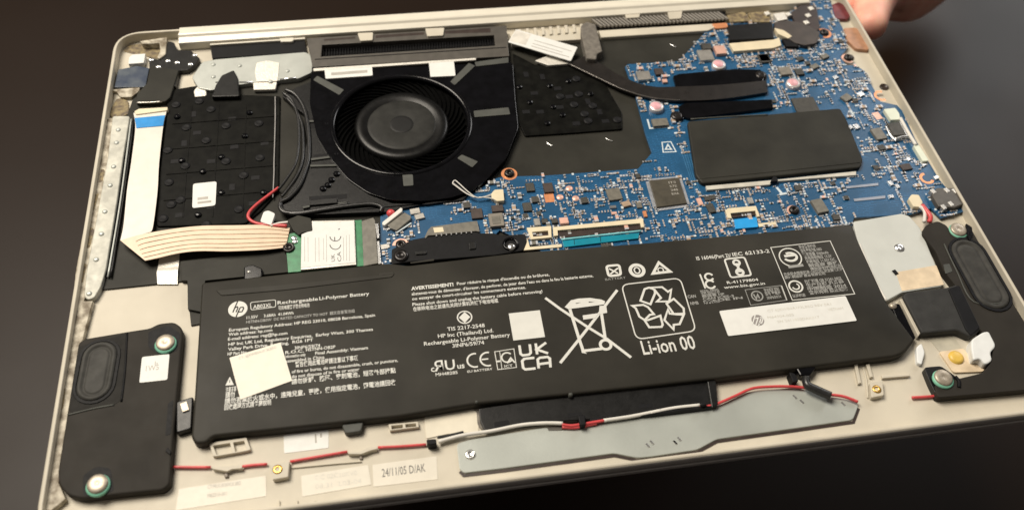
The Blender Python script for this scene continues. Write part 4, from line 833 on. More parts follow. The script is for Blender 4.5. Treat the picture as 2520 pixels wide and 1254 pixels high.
# mounting ears
ear = prism("mounting_ear", c3((845, 650), (940, 620), (930, 800), (845, 825)), FLOOR, -1.6, M_black, bat, 0.4, 0.8)
bm = bmesh.new(); c_ = at(c3((893, 680))[0], -1.3); box_bm(bm, c_[0], c_[1], -1.7, 1.9, 3.0, 0.7, 0.3); finish("ear_insert", bm, M_screw, bat)
prism("mounting_ear", d6((395, 590), (455, 590), (560, 810), (520, 850), (470, 780)), FLOOR, -1.4, M_gloss, bat, 0.4, 0.8); lathe("ear_insert", at(d6((412, 605))[0], -1.2), [(1.3, -1.6), (1.2, -0.9), (0, -0.7)], M_screw, bat, 14)
prism("mounting_ear", [(600, 655), (622, 650), (646, 660), (645, 682), (600, 688)], -2.7, -1.3, M_gloss, bat, 0.4, 0.8); lathe("ear_insert", at((612, 668), -1.2), [(0.7, -1.4), (0.5, -1.1), (0, -1.0)], M_can, bat, 12)
prism("lower_clip", d8((1225, 110), (1400, 90), (1420, 150), (1380, 215), (1290, 220)), FLOOR, -1.2, M_gloss, bat, 0.4, 0.6); prism("lower_clip", d8((490, 260), (560, 250), (582, 470), (530, 495)), -2.4, -1.7, M_black, bat, 0.3, 0.5)
prism("lower_clip", d3((1085, 1090), (1240, 1070), (1220, 1140), (1110, 1155)), FLOOR, -1.8, M_greyp, bat, 0.3, 0.8)

# ---- white print on the battery
ZT = ZB + 0.04
def lines(items, h, mt=M_print, bold=0.0):
    bm = bmesh.new()
    for s, a, b, *k in items: text_bm(bm, s, a, b, k[0] if k else h, ZT, bold)
    return finish_flat("printed_text", bm, mt, bat)
T = lambda s, a, b, f_, *k: (s, f_(a)[0], f_(b)[0], *k)
G = survey(720, 690, 8.957)
lines([("Rechargeable", e1((1380, 462))[0], G((560, 440))[0], 1.35), ("Li-Polymer Battery", G((590, 425))[0], G((1690, 320))[0], 1.35), T("可充电锂离子聚合物电池", (1400, 590), (2140, 520), e1, 1.25), T("11.55V     3.68Ah  41.04Wh", (645, 800), (1760, 715), e1, 1.15)], 1.2, bold=0.12)
lines([("HSTNN-DB0W  DC RATED CAPACITY TO HOT", e1((635, 925))[0], G((775, 750))[0]), ("額定容量電池組", G((820, 755))[0], G((1370, 690))[0])], 1.05, mat("dim_print", (0.44, 0.44, 0.42), 0.55))
lines([("European Regulatory Address: HP REG 23010, 08028 Barcelona, Spain", e1((225, 1105))[0], G((1820, 790))[0]), T("Web address: hp.com", (215, 1215), (1255, 1105), e1), T("E-mail address: reg@hp.com", (288, 505), (705, 462), d3), T("HP Inc UK Ltd, Regulatory Enquiries,  Earley West, 300 Thames", (290, 541), (1305, 436), d3),
       T("Valley Park Drive, Reading,", (288, 577), (715, 530), d3), T("RG6 1PT", (740, 527), (885, 508), d3), T("HP Part No:", (285, 610), (420, 596), d3), T("3INP6/59/74", (755, 570), (935, 545), d3), T("R.O.C.", (690, 600), (820, 585), d3), T("HSTNN-OB2P", (835, 583), (1042, 556), d3),
       T("Information only", (690, 628), (832, 612), d3), T("Final Assembly: Vietnam", (900, 604), (1270, 565), d3), T("assembled in China", (690, 660), (965, 630), d3), T("of fire or burns, do not disassemble, crush, or puncture,", (735, 735), (1480, 652), d3), T("do not dispose of in fire or water", (735, 765), (1210, 718), d3)], 1.12, bold=0.16)
lines([T("警告使用此電池時請注意以下事項", (760, 690), (1200, 640), d3), T("請勿拆解、擠壓、穿刺電池，短路外部接點", (735, 808), (1465, 728), d3), T("注意不得", (272, 868), (345, 860), d3), T("請勿", (270, 905), (335, 898), d3), T("請勿丟棄於火或水中，遠離兒童，更換，使用指定電池，廢電池請回收", (265, 950), (1465, 808), d3), T("回收處理方式請參閱說明", (262, 992), (590, 948), d3)], 1.5, bold=0.18)
lines([T("AVERTISSEMENT!", (65, 340), (610, 272), e4)], 1.35, bold=0.35)
lines([T("Pour réduire le risque d'incendie ou de brûlures,", (655, 268), (1850, 148), e4), T("abstenez-vous de démonter, d'écraser, de perforer, de jeter dans l'eau ou dans le feu la batterie externe,", (70, 405), (2415, 158), e4),
       T("ou essayer de court-circuiter les connecteurs externes.", (75, 468), (1545, 308), e4), T("Please shut down and unplug the battery cable before removing!", (80, 538), (1760, 362), e4), T("在移除电池之前请先关闭计算机并拔下电池电缆", (90, 604), (1190, 484), e4, 1.3)], 1.2, bold=0.16)
lines([T("TIS 2217-2548", (475, 682), (835, 640), d4), T("HP Inc (Thailand) Ltd.", (385, 747), (920, 690), d4), T("Rechargeable Li-Polymer Battery", (250, 818), (1080, 735), d4), T("3INP6/59/74", (525, 843), (830, 805), d4)], 1.4, bold=0.12)
lines([T("MH48285", (362, 1115), (575, 1092), d4, 1.1), T("EU BATTERY", (668, 1082), (910, 1055), d4, 0.8), T("ICT", (1025, 1032), (1105, 1022), d4, 0.9)], 1.0, bold=0.1)
lines([T("ЯU", (352, 1068), (552, 1048), d4, 3.6)], 3, bold=0.12); lines([T("c", (318, 1074), (352, 1070), d4, 2.2), T("us", (572, 1042), (642, 1036), d4, 2.0)], 2, bold=0.15)
lines([T("Li-ion 00", (432, 1088), (885, 1032), d5, 5.2)], 5, bold=0.12)
def pstroke(pts, w, f_, closed=False, dz=0.0, mt=M_print, nm="printed_mark"): return stroke(nm, f_(*pts), w, ZT + dz, mt, bat, closed)
def pfill(pts, f_, dz=0.0, mt=M_print, nm="printed_mark"):
    bm = bmesh.new(); q = ats(f_(*pts), ZT + dz); bm.faces.new([bm.verts.new((x, y, ZT + dz)) for x, y in q]); return finish_flat(nm, bm, mt, bat)
def pdisc(c, rr, f_, dz=0.0, mt=M_print, nm="printed_mark"):
    c = at(f_(c)[0], ZT + dz); bm = bmesh.new(); bm.faces.new([bm.verts.new((x, y, ZT + dz)) for x, y in circle(c, rr, 36)]); return finish_flat(nm, bm, mt, bat)
def pring(c, rr, w, f_, dz=0.0, mt=M_print, a0=0, a1=360, sy=1.0):
    c = at(f_(c)[0], ZT + dz); n = 36; full = a1 - a0 >= 360
    q = [(c[0] + rr * math.cos(math.radians(a0 + (a1 - a0) * i / n)), c[1] + rr * sy * math.sin(math.radians(a0 + (a1 - a0) * i / n))) for i in range(n if full else n + 1)]
    return finish_flat("printed_mark", stroke_bm(q, w, ZT + dz, full), mt, bat)
# round two-letter maker's logo
pdisc((437, 577), 3.1, e1, nm="round_logo")
for pts in (((432, 392), (318, 655)), ((372, 545), (420, 520), (440, 545), (395, 650)), ((490, 545), (395, 762)), ((485, 540), (560, 530), (575, 560), (535, 640), (450, 648))): pstroke(pts, 0.42, e1, dz=0.03, mt=M_batt, nm="logo_letter")
# boxed model number
q = rounded(ats(e1((735, 420), (1335, 355), (1335, 525), (750, 600)), ZT), 0.7); x0_, x1_ = q[0][0], q[0][0]
finish_flat("printed_mark", stroke_bm(q, 0.22, ZT, True), M_print, bat); lines([T("AB03XL", (800, 575), (1245, 520), e1, 1.5)], 1.4, bold=0.1)
pfill(((80, 700), (140, 580), (195, 690)), e3); pstroke(((140, 620), (138, 660)), 0.2, e3, dz=0.03, mt=M_batt)
# certification marks, middle
pring((640, 548), 2.35, 0.42, d4); pfill(((640, 497), (695, 545), (642, 602), (586, 552)), d4)
pring((740, 962), 2.45, 0.55, d4, a0=75, a1=285); pring((865, 950), 2.45, 0.55, d4, a0=75, a1=285); pstroke(((805, 955), (868, 948)), 0.5, d4, dz=0.02)
pstroke(((930, 880), (1115, 852), (1140, 1030), (960, 1052)), 0.25, d4, True); pstroke(((978, 875), (1000, 1045)), 0.2, d4, dz=0.02); pstroke(((945, 975), (985, 970)), 0.6, d4, dz=0.03); pring((1050, 935), 1.75, 0.5, d4, dz=0.02, a0=40, a1=330); pstroke(((1050, 990), (1085, 940), (1125, 985)), 0.5, d4, dz=0.04)
pfill(((1065, 512), (1365, 480), (1415, 738), (1110, 772)), d4, nm="printed_square")
for pts, cl in ((((1168, 818), (1180, 900), (1200, 915), (1260, 908), (1278, 890), (1268, 808)), False), (((1325, 800), (1340, 905)), False), (((1425, 792), (1335, 858), (1445, 895)), False), (((1312, 938), (1215, 948), (1195, 970), (1205, 1035), (1225, 1050), (1325, 1040)), False), (((1355, 1040), (1345, 955), (1365, 938), (1440, 930), (1462, 945), (1468, 1030)), False), (((1352, 1000), (1465, 985)), False)):
    pstroke(pts, 0.85, d4, cl, dz=0.02 if len(pts) < 3 else 0.0 if pts[0][0] != 1425 else 0.03)
# crossed-out wheeled bin
pstroke(((1418, 362), (1560, 466), (1830, 645), (2010, 755), (2245, 935)), 0.95, d4); pstroke(((2112, 286), (1850, 625), (1740, 765), (1562, 988)), 0.95, d4, dz=0.03)
for k, pts in enumerate((((1655, 470), (1745, 760), (1790, 890)), ((1785, 872), (1965, 850)), ((1955, 480), (1998, 770)))): pstroke(pts, 1.0, d4, dz=0.06 + 0.02 * k)
pfill(((1605, 450), (1640, 470), (1985, 425), (1995, 395), (1960, 378), (1850, 362), (1740, 368), (1665, 385)), d4, dz=0.12); pfill(((1708, 412), (1762, 405), (1720, 418)), d4, dz=0.15, mt=M_batt); pfill(((1835, 398), (1895, 400), (1840, 408)), d4, dz=0.15, mt=M_batt); pfill(((1940, 440), (2005, 432), (2015, 505), (1935, 520)), d4, dz=0.14); pfill(((1778, 530), (1935, 508), (1900, 555), (1785, 572)), d4, dz=0.1)
pring((2000, 812), 1.75, 0.95, d4, dz=0.12); pdisc((2000, 812), 1.2, d4, dz=0.10, mt=M_batt)
pfill(((1745, 770), (1790, 870), (1820, 900), (1770, 890)), d4, dz=0.13)
# recycling box with three folded arrows
finish_flat("recycling_box", stroke_bm(rounded(ats(d5((240, 488), (745, 430), (882, 882), (370, 956)), ZT), 2.6, 6), 0.42, ZT, True), M_print, bat)
for k, pts in enumerate((((405, 625), (440, 525), (478, 512), (525, 530), (530, 560), (490, 655)), ((490, 512), (590, 508), (640, 548), (668, 530), (652, 630), (545, 632), (580, 600), (525, 530)),
                         ((335, 668), (430, 660), (470, 680), (520, 740), (485, 745), (440, 790), (395, 760), (365, 690)), ((470, 790), (575, 752), (595, 830), (585, 848), (480, 852), (440, 792)),
                         ((628, 650), (690, 608), (775, 690), (778, 735), (690, 738)), ((655, 735), (720, 742), (775, 745), (740, 825), (690, 830), (688, 870), (610, 790), (640, 700)))):
    pstroke(pts, 0.75, d5, True, dz=0.02 * k)
# three small marks
finish_flat("printed_mark", stroke_bm(rounded(ats(d5((112, 328), (222, 318), (238, 402), (132, 415)), ZT), 1.0), 0.9, ZT, True), M_print, bat)
pstroke(((135, 350), (212, 390)), 0.6, d5, dz=0.03); pstroke(((212, 345), (145, 398)), 0.6, d5, dz=0.05); lines([T("BATTERY", (105, 455), (280, 432), d5, 0.9)], 1, M_printg)
pring((375, 365), 2.35, 1.2, d5); pring((375, 365), 0.95, 0.5, d5, dz=0.02, sy=1.3)
pstroke(((512, 392), (562, 298), (660, 375)), 1.0, d5, True); pring((578, 362), 0.95, 0.4, d5, dz=0.03)
# right hand block
lines([T("IS 16046(Part 2)/", (150, 300), (660, 245), e5, 1.5), T("IEC 62133-2", (680, 235), (1230, 190), e5, 1.5), T("R-41179804", (600, 650), (1060, 600), e5, 1.1), T("www.bis.gov.in", (555, 722), (1160, 655), e5, 1.1)], 1.3, bold=0.15)
finish_flat("printed_mark", stroke_bm(rounded(ats(e5((555, 285), (850, 252), (955, 520), (650, 555)), ZT), 1.0), 0.65, ZT, True), M_print, bat)
pring((735, 335), 1.1, 0.8, e5, dz=0.02); pring((785, 475), 1.2, 0.9, e5, dz=0.02); pfill(((690, 345), (790, 340), (775, 405), (850, 470), (720, 480), (745, 405)), e5, dz=0.0)
pstroke(((195, 505), (275, 715)), 0.6, e5); pring((330, 545), 1.4, 0.7, e5, dz=0.02, a0=20, a1=330); pring((350, 655), 1.6, 0.7, e5, dz=0.04, a0=30, a1=330)
gl = []
for k in range(6): gl.append((("MODEL: AB03XL", "警告 2024-11-05", "製造者 HP", "CAN ICES-3", "MADE IN", "人証番号 A1B2")[k], *e5((205 + k * 12, 775 + k * 38), ((480, 490, 560, 700, 830, 480)[k], 745 + k * 30)), 0.9))
gl += [T("CAN", (20, 860), (140, 845), e5, 1.2), T("NMB", (60, 960), (180, 945), e5, 1.2)]
lines(gl, 0.9, M_printg, 0.3)
pstroke(((862, 735), (1388, 672), (1472, 888), (945, 962)), 0.22, e5, True, mt=M_printg); pring((1040, 825), 1.9, 0.45, e5, mt=M_printg); pstroke(((985, 800), (1030, 870), (1045, 800), (1075, 860)), 0.5, e5, dz=0.03, mt=M_printg)
lines([T("安全認証標記", (1150, 770), (1370, 735), e5, 1.1), T("型号 蓄電池", (1165, 820), (1390, 790), e5, 1.1), T("3INP6/59/74", (1190, 875), (1400, 850), e5, 1.1)], 1, M_printg, 0.25)
pstroke(((1240, 112), (2118, 14), (2480, 795), (1560, 888)), 0.3, e5, True, mt=M_print); pstroke(((1400, 672), (1480, 888)), 0.25, e5, mt=M_print)
pring((1530, 255), 3.9, 0.45, e5); pring((1530, 250), 2.3, 0.9, e5, dz=0.02, a0=-160, a1=120, sy=0.75); pstroke(((1440, 240), (1600, 220)), 1.0, e5, dz=0.04); pstroke(((1500, 400), (1720, 370)), 1.1, e5, dz=0.04, mt=M_printg)
pring((1610, 685), 2.3, 0.6, e5); pring((1610, 685), 1.2, 0.5, e5, dz=0.02, a0=-170, a1=60)
gl = []
for k in range(7): gl.append((("安全警告标志", "型号:蓄电池组 AB03", "额定容量 3560mAh", "充电限制电压 13.2V", "标称电压 11.55V DC", "制造商 委托", "请勿拆卸撞击挤压")[k], *e5((1665 + k * 27, 130 + k * 52), ((1910, 2000, 2100, 2150, 2200, 2250, 2310)[k], 100 + k * 47 + k * 6)), 1.15))
gl += [T("产品符合国家标准 GB31241 安全要求规范", (1440, 530), (2320, 450), e5, 1.2), T("委托制造商 惠普有限公司", (1450, 570), (2050, 510), e5, 1.1)]
for k in range(4): gl.append((("执行标准 GB 31241-2022", "生产日期 见条码", "中国制造 2024", "警示说明 禁止短路")[k], *e5((1750 + k * 22, 640 + k * 55), (2290 + k * 35, 580 + k * 52)), 1.15))
gl.append(T("认证标志", (1570, 850), (1760, 825), e5, 1.0))
lines(gl, 1.1, M_printg, 0.3)
# ---- stickers on the battery
st = prism("sticker", d3((298, 625), (655, 518), (738, 785), (375, 918)), ZT, ZT + 0.16, mat("cream_sticker", (0.78, 0.73, 0.63), 0.5, var=0.03), bat, 0.0, 0.3, label="tilted square cream sticker over the battery text")
text("sticker_print", "CT: 6JXWB0A1F 3LBSG", *d3((365, 638), (628, 558)), 0.9, ZT + 0.2, M_inkf, bat, snap=False)
prism("sticker", e6((70, 312), (2245, 52), (2442, 478), (225, 742)), ZT + 0.06, ZT + 0.26, M_white, bat, 0.0, 0.5, label="long white barcode sticker at the battery's right end")
zs_ = ZT + 0.3
c_ = at(e6((735, 470))[0], zs_); bm = bmesh.new(); bm.faces.new([bm.verts.new((x, y, zs_)) for x, y in circle(c_, 2.15, 32)]); finish_flat("sticker_logo", bm, mat("sticker_grey", (0.28, 0.26, 0.25), 0.5), bat)
for pts in (((690, 378), (640, 545)), ((690, 440), (740, 430), (700, 550)), ((790, 440), (745, 575)), ((770, 420), (830, 430), (800, 520), (760, 520))): stroke("sticker_logo_letter", e6(*pts), 0.36, zs_ + 0.03, M_white, bat)
bm = bmesh.new()
for s, a, b in (("CT 6JXWB0A1F3LBSG REV 0A1", (910, 335), (2000, 205)), ("M64304-005", (910, 445), (1360, 395)), ("SN 2411050DAK017", (1080, 515), (1800, 435)), ("VIETNAM", (1950, 310), (2210, 282))): text_bm(bm, s, *e6(a, b), 0.95, zs_)
finish_flat("sticker_print", bm, mat("very_faint_ink", (0.60, 0.58, 0.52), 0.6), bat)

# ------------------------------------------------------------------ speakers
def stadium(c, hw, hh, n=10, rot=0.0):
    pts = [(hw * math.cos(a), hh - hw + hw * math.sin(a)) for a in [math.pi * i / n for i in range(n + 1)]] + [(-hw * math.cos(a), -(hh - hw) - hw * math.sin(a)) for a in [math.pi * i / n for i in range(n + 1)]]
    return [(c[0] + x * math.cos(rot) - y * math.sin(rot), c[1] + x * math.sin(rot) + y * math.cos(rot)) for x, y in pts]
def speaker_cone(c, hw, hh, z, par, rot=0.0):
    prof = [(1.0, 0.0), (0.97, 0.45), (0.86, 0.75), (0.74, 0.55), (0.66, 0.15), (0.60, 0.1), (0.54, 0.35), (0.46, 0.45), (0.36, 0.40)]
    bm = bmesh.new(); rings = []
    for k, zz in prof: rings.append([bm.verts.new((x, y, z + zz)) for x, y in stadium(c, hw * k, hh - hw * (1 - k), rot=rot)])
    for A, B in zip(rings, rings[1:]):
        for i in range(len(A)): bm.faces.new((A[i], A[(i + 1) % len(A)], B[(i + 1) % len(B)], B[i]))
    bm.faces.new(rings[-1]); return finish("cone", bm, M_cone, par, None, True)
def rubber_screw(p, z, par, side=1):
    c = at(p, z + 1.0)
    lathe("rubber_ring", (c[0], c[1] - 0.3), [(3.35, z), (3.45, z + 0.5), (3.1, z + 0.95), (2.0, z + 1.0)], M_rubber, par, 24)
    lathe("screw", c, [(2.95, z + 0.6), (2.9, z + 1.35), (2.5, z + 1.6), (0.9, z + 1.75), (0.5, z + 1.6), (0, z + 1.6)], M_screw, par, 24)
ZS = -1.0
spk = prism("speaker", c3((300, 325), (330, 300), (580, 258), (700, 240), (745, 215), (835, 205), (880, 240), (880, 300), (860, 500), (832, 800), (808, 1110), (770, 1140), (520, 1165), (320, 1190), (240, 1170), (190, 1110), (185, 1040), (240, 700)), FLOOR, ZS, M_spk, laptop, 0.6, 1.6, "long black speaker box in the lower left corner", 3)
prism("recess", c3((300, 345), (570, 270), (575, 300), (540, 640), (500, 670), (250, 715), (255, 650)), ZS - 0.1, ZS + 0.06, mat("speaker_recess", (0.020, 0.019, 0.017), 0.55, var=0.15, spec=0.07), spk, 0.02, 1.2)
wire("edge_line", c3((572, 270), (560, 480), (540, 650)), ZS + 0.05, 0.35, M_deep, spk); wire("edge_line", c3((240, 725), (380, 690), (500, 668)), ZS + 0.05, 0.3, M_greyp, spk)
cc = at(c3((405, 480))[0], ZS); finish("cone_surround", holed_bm(stadium(cc, 6.4, 11.6, rot=-0.04), [stadium(cc, 5.4, 10.6, rot=-0.04)], ZS, ZS + 0.35, 0.1), M_deep, spk)
speaker_cone(cc, 5.3, 10.5, ZS + 0.02, spk, -0.04)
for p, q in ((c3((785, 322))[0], ((690, 260), (800, 225), (870, 270), (850, 370), (740, 385), (690, 350))), (c3((408, 1108))[0], ((325, 1060), (400, 1010), (480, 1020), (500, 1150), (330, 1178)))):
    prism("screw_well", c3(*q), ZS - 0.1, ZS + 0.05, M_deep, spk, 0.02, 1.2); rubber_screw(p, ZS, spk)
prism("sticker", c3((655, 402), (808, 385), (796, 528), (640, 545)), ZS, ZS + 0.12, M_white, spk, 0.0, 0.6, label="small white sticker on the speaker box"); text("sticker_print", "1W5", *c3((675, 480), (748, 472)), 1.9, ZS + 0.15, M_inkf, spk)
text("sticker_print", "b", *c3((725, 447), (742, 445)), 1.4, ZS + 0.15, M_inkf, spk)
prism("latch", c3((795, 905), (815, 925), (810, 945), (785, 925)), ZS, ZS + 0.5, M_deep, spk, 0.1); prism("side_step", c3((800, 660), (830, 640), (815, 830), (785, 840)), ZS - 0.1, ZS + 0.07, M_deep, spk, 0, 0.5)
spr = prism("speaker", d6((620, 90), (700, 60), (760, 90), (790, 150), (850, 175), (900, 150), (915, 110), (960, 190), (1040, 320), (1180, 580), (1290, 760), (1440, 1000), (1440, 1130), (1050, 1165), (700, 1195), (680, 1110), (800, 1080), (990, 1035), (1050, 960), (1060, 860), (960, 740), (880, 560), (740, 380), (690, 260), (600, 140)), FLOOR, ZS, M_spk, laptop, 0.6, 1.2, "long black speaker box along the right edge", 3)
cr_ = at(d6((968, 400))[0], ZS); ROTR = 0.0
finish("cone_surround", holed_bm(stadium(cr_, 7.0, 16.2, rot=ROTR), [stadium(cr_, 6.0, 15.2, rot=ROTR)], ZS, ZS + 0.4, 0.1), M_deep, spr); speaker_cone(cr_, 5.9, 15.1, ZS + 0.02, spr, ROTR)
prism("glue_patch", d6((735, 340), (775, 335), (795, 385), (750, 400)), ZS, ZS + 0.15, M_greyp, spr, 0.03, 0.4); wire("edge_line", d6((740, 210), (820, 380), (930, 580), (1140, 585)), ZS + 0.05, 0.3, M_greyp, spr)
prism("hook", d6((880, 75), (920, 100), (925, 150), (905, 190), (890, 150)), ZS, ZS + 0.9, M_gloss, spr, 0.2, 0.5); rubber_screw(d6((832, 118))[0], ZS - 0.6, spr)
prism("screw_well", d6((610, 1000), (720, 990), (820, 1060), (840, 1140), (690, 1180), (650, 1100)), FLOOR, ZS - 0.8, M_black, spr, 0.2, 1.2); rubber_screw(d6((735, 1068))[0], ZS - 0.2, spr)
wire("edge_line", d6((810, 1060), (835, 1090), (835, 1130)), ZS + 0.1, 0.6, M_deep, spr)
# silicone, glue and steel plate near the right speaker
prism("silicone_blob", g7((850, 570), (960, 500), (1010, 495), (1078, 630), (1020, 690), (1045, 760), (980, 800), (930, 740), (870, 760), (850, 650)), FLOOR, -0.4, M_sil, laptop, 0.8, 1.5, label="white silicone pad beside the right speaker")
blk = prism("foam_pad", g7((225, 175), (260, 140), (610, 100), (720, 70), (770, 110), (945, 470), (850, 545), (720, 485), (405, 515), (385, 480)), FLOOR, -0.9, mat("black_foam", (0.022, 0.022, 0.021), 0.75, var=0.2, bump=0.3), laptop, 0.8, 1.2, label="black foam square between battery and speaker")
prism("foam_shade_strip", g7((640, 110), (740, 75), (930, 465), (850, 535), (800, 480)), -0.95, -0.6, M_deep, blk, 0.3, 0.8)  # black strip paints the shading on the foam square's right side
plate = prism("steel_plate", d6((155, 65), (470, 12), (520, 30), (590, 110), (740, 470), (720, 480), (470, 520), (370, 575), (290, 430), (180, 180)), FLOOR, -2.2, M_plate, laptop, 0.4, 0.8, label="bare pale metal plate at the battery's right end")
prism("peach_tape", d6((430, 390), (690, 345), (740, 470), (470, 510)), -2.25, -2.1, mat("peach_tape", (0.74, 0.60, 0.42), 0.42), plate, 0.02, 0.3); lathe("dimple", at(d6((455, 232))[0], -2.0), [(1.9, -2.2), (1.4, -1.6), (0.6, -1.7), (0, -1.8)], M_silver, plate, 18); chip("plate_hole", d6((428, 388))[0], 1.4, 2.0, 0.5, M_deep, 0.3, parent=plate, z=-2.3)
wire("plate_edge", d6((195, 210), (290, 430), (370, 575)), -2.1, 0.5, M_wwire, plate)
prism("divider", d6((455, 565), (478, 555), (590, 780), (575, 800)), FLOOR, -1.9, M_cream, chassis, 0.2); prism("pocket", g7((460, 560), (690, 540), (770, 660), (560, 680)), FLOOR - 0.2, FLOOR + 0.15, mat("shaded_pocket", (0.50, 0.47, 0.38), 0.5), chassis, 0.02, 0.5); prism("peach_tape", g7((560, 680), (780, 650), (860, 760), (990, 800), (960, 860), (690, 870)), FLOOR, -3.4, mat("peach_tape", (0.74, 0.60, 0.42), 0.42), chassis, 0.1, 0.8)  # pocket: recess shade painted in as a darker cream
lathe("brass_insert", at(g7((720, 725))[0], -2.6), [(2.6, -3.6), (2.4, -2.9), (1.5, -2.5), (0, -2.5)], M_yel, chassis, 20)
prism("locating_post", g7((350, 640), (400, 600), (430, 690), (400, 800), (360, 780)), FLOOR, -2.6, M_sil, chassis, 0.5, 1.0)

# ------------------------------------------------------------------ touchpad bracket, microphone wire and front labels
tp = prism("touchpad_bracket", d7((500, 800), (620, 765), (1280, 660), (1400, 690), (1900, 600), (2438, 540)) + d8((420, 520), (600, 470), (830, 360), (1250, 320), (1500, 390), (1770, 440), (1785, 480), (1740, 600), (1250, 670), (570, 765), (405, 855), (0, 915)) + d7((2050, 925), (1850, 885), (900, 1015), (560, 1055), (525, 1020)), FLOOR, -3.6, M_pad, laptop, 0.25, 1.4, label="grey green steel touchpad bracket at the front")
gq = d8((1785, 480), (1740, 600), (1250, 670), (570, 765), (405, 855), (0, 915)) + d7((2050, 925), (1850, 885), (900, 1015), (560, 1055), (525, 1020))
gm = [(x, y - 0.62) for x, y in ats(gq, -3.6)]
finish("painted_shadow_line", stroke_bm(gm, 0.85, FLOOR + 0.2), M_brownslot, chassis)  # dark strip paints the shadow along the bracket's front edge
lathe("screw", at(d7((618, 888))[0], -2.9), [(1.7, -3.65), (1.6, -3.3), (1.0, -3.1), (0.7, -3.35), (0, -3.4)], M_silver, tp, 16)
for p in d7((2140, 815), (2175, 790), (2375, 790)) + d8((250, 760), (215, 790), (1300, 440), (1240, 400), (1655, 460)): chip("dimple", p, 0.7, 1.6, 0.25, M_silver, 0.5, parent=tp, z=-3.62)
prism("bracket_tab", d7((1275, 665), (1410, 650), (1400, 690), (1290, 692)), -3.7, -3.5, M_frame, tp, 0.05); prism("bracket_tab", d8((220, 530), (370, 500), (350, 535), (240, 548)), -3.7, -3.5, M_frame, tp, 0.05)
prism("ivory_patch", d7((222, 545), (640, 500), (690, 560), (690, 700), (420, 720), (240, 760)), FLOOR, FLOOR + 0.3, mat("soft_ivory", (0.70, 0.65, 0.53), 0.5, var=0.06, vscale=0.15), chassis, 0.1, 0.6)
prism("smudge_tape", d7((670, 520), (830, 510), (820, 660), (720, 690), (680, 640)), FLOOR, FLOOR + 0.5, mat("smudged_tape", (0.30, 0.27, 0.22), 0.5, col2=(0.06, 0.05, 0.045), vscale=0.25), chassis, 0.1, 0.8)
wt = -2.6
wire("microphone_cable", d7((345, 785), (560, 730), (800, 695), (1050, 645), (1250, 628), (1410, 630)), wt, 0.62, M_wwire, laptop, "white sleeved cable, shorter left run below the battery"); wire("microphone_cable", d7((1760, 605), (2000, 570), (2250, 520)) + d8((0, 540), (200, 500), (425, 475)), wt, 0.62, M_wwire, laptop, "white sleeved cable, longer right run below the battery")
wire("microphone_cable", d7((1405, 640), (1480, 650), (1560, 640), (1650, 625), (1765, 605)), wt + 0.1, 0.5, M_red, laptop, "bare red length between two white sleeves"); wire("microphone_cable", d7((1405, 662), (1520, 665), (1620, 645), (1700, 630)), wt - 0.4, 0.55, M_red, laptop)
wire("microphone_cable", d8((420, 482), (520, 478), (610, 448), (740, 390), (880, 330), (1050, 315), (1200, 315), (1340, 325)), wt, 0.5, M_red, laptop, "red cable arching over the touchpad bracket"); wire("microphone_cable", d8((1545, 385), (1660, 400), (1780, 445)), wt, 0.5, M_red, laptop, "red cable end past the black sleeve")
wire("cable_sleeve", d8((1340, 240), (1345, 300), (1420, 340), (1545, 395)), [-1.4, -1.3, -1.3, -1.4], 1.4, M_bwire, laptop, "black angled sleeve on the red cable")
for q in (d7((1540, 560), (1600, 555), (1610, 640), (1560, 650)), d7((240, 765), (325, 760), (330, 805), (255, 815)), d8((1190, 190), (1240, 200), (1275, 265), (1225, 280)), d8((430, 450), (480, 440), (490, 470), (440, 480))): prism("cable_clip", q, FLOOR, -0.9, M_deep, laptop, 0.3, 0.5)
wire("microphone_cable", d7((335, 750), (430, 735), (560, 705)), wt, 0.5, M_bwire, laptop)
for a in (((10, 400), (180, 402), (365, 402)), ((655, 395), (760, 382), (880, 374)), ((1090, 350), (1350, 305), (1612, 260)), ((1890, 222), (2100, 212), (2330, 195))): wire("speaker_wire", e7(*a), -3.4, 0.44, M_red, laptop, sub=3)
guide = lambda q, z: prism("cable_guide", e7(*q), FLOOR, z, M_cream, chassis, 0.25, 0.3)
guide(((370, 392), (540, 388), (610, 380), (650, 388), (650, 412), (560, 418), (515, 440), (380, 416)), -2.4); guide(((1615, 262), (1730, 255), (1800, 215), (1880, 205), (1885, 235), (1820, 250), (1740, 282), (1620, 282)), -2.4)
guide(((905, 375), (1085, 345), (1070, 490), (930, 515)), -2.2); guide(((1100, 395), (1500, 360), (1740, 340), (1742, 352), (1500, 372), (1105, 410)), -3.6)
def rib_block(outer, holes, z):
    finish("rib_block", holed_bm(ats(e7(*outer), z), [ats(e7(*h), z) for h in holes], FLOOR, z, 0.12), M_cream, chassis)
rib_block(((350, 180), (690, 130), (730, 240), (700, 250), (640, 262), (420, 300), (385, 300)), [((385, 205), (540, 180), (560, 268), (420, 288)), ((570, 176), (670, 160), (690, 242), (590, 260))], -2.8)
rib_block(((1985, 10), (2255, -15), (2265, 35), (2000, 68)), [((2012, 24), (2115, 14), (2118, 44), (2018, 56)), ((2140, 10), (2235, 2), (2240, 30), (2145, 40))], -2.8)
for x in (980, 1145, 1310): guide(((x, 700), (x + 14, 698), (x + 16, 800), (x + 2, 803)), -3.5)
wire("wire_notch", e7((512, 495), (520, 450), (620, 425)), FLOOR + 0.3, 0.6, mat("warm_grey", (0.30, 0.26, 0.22), 0.5), chassis); wire("wire_notch", e7((1738, 330), (1745, 290), (1850, 245)), FLOOR + 0.3, 0.5, mat("warm_grey", (0.30, 0.26, 0.22), 0.5), chassis)
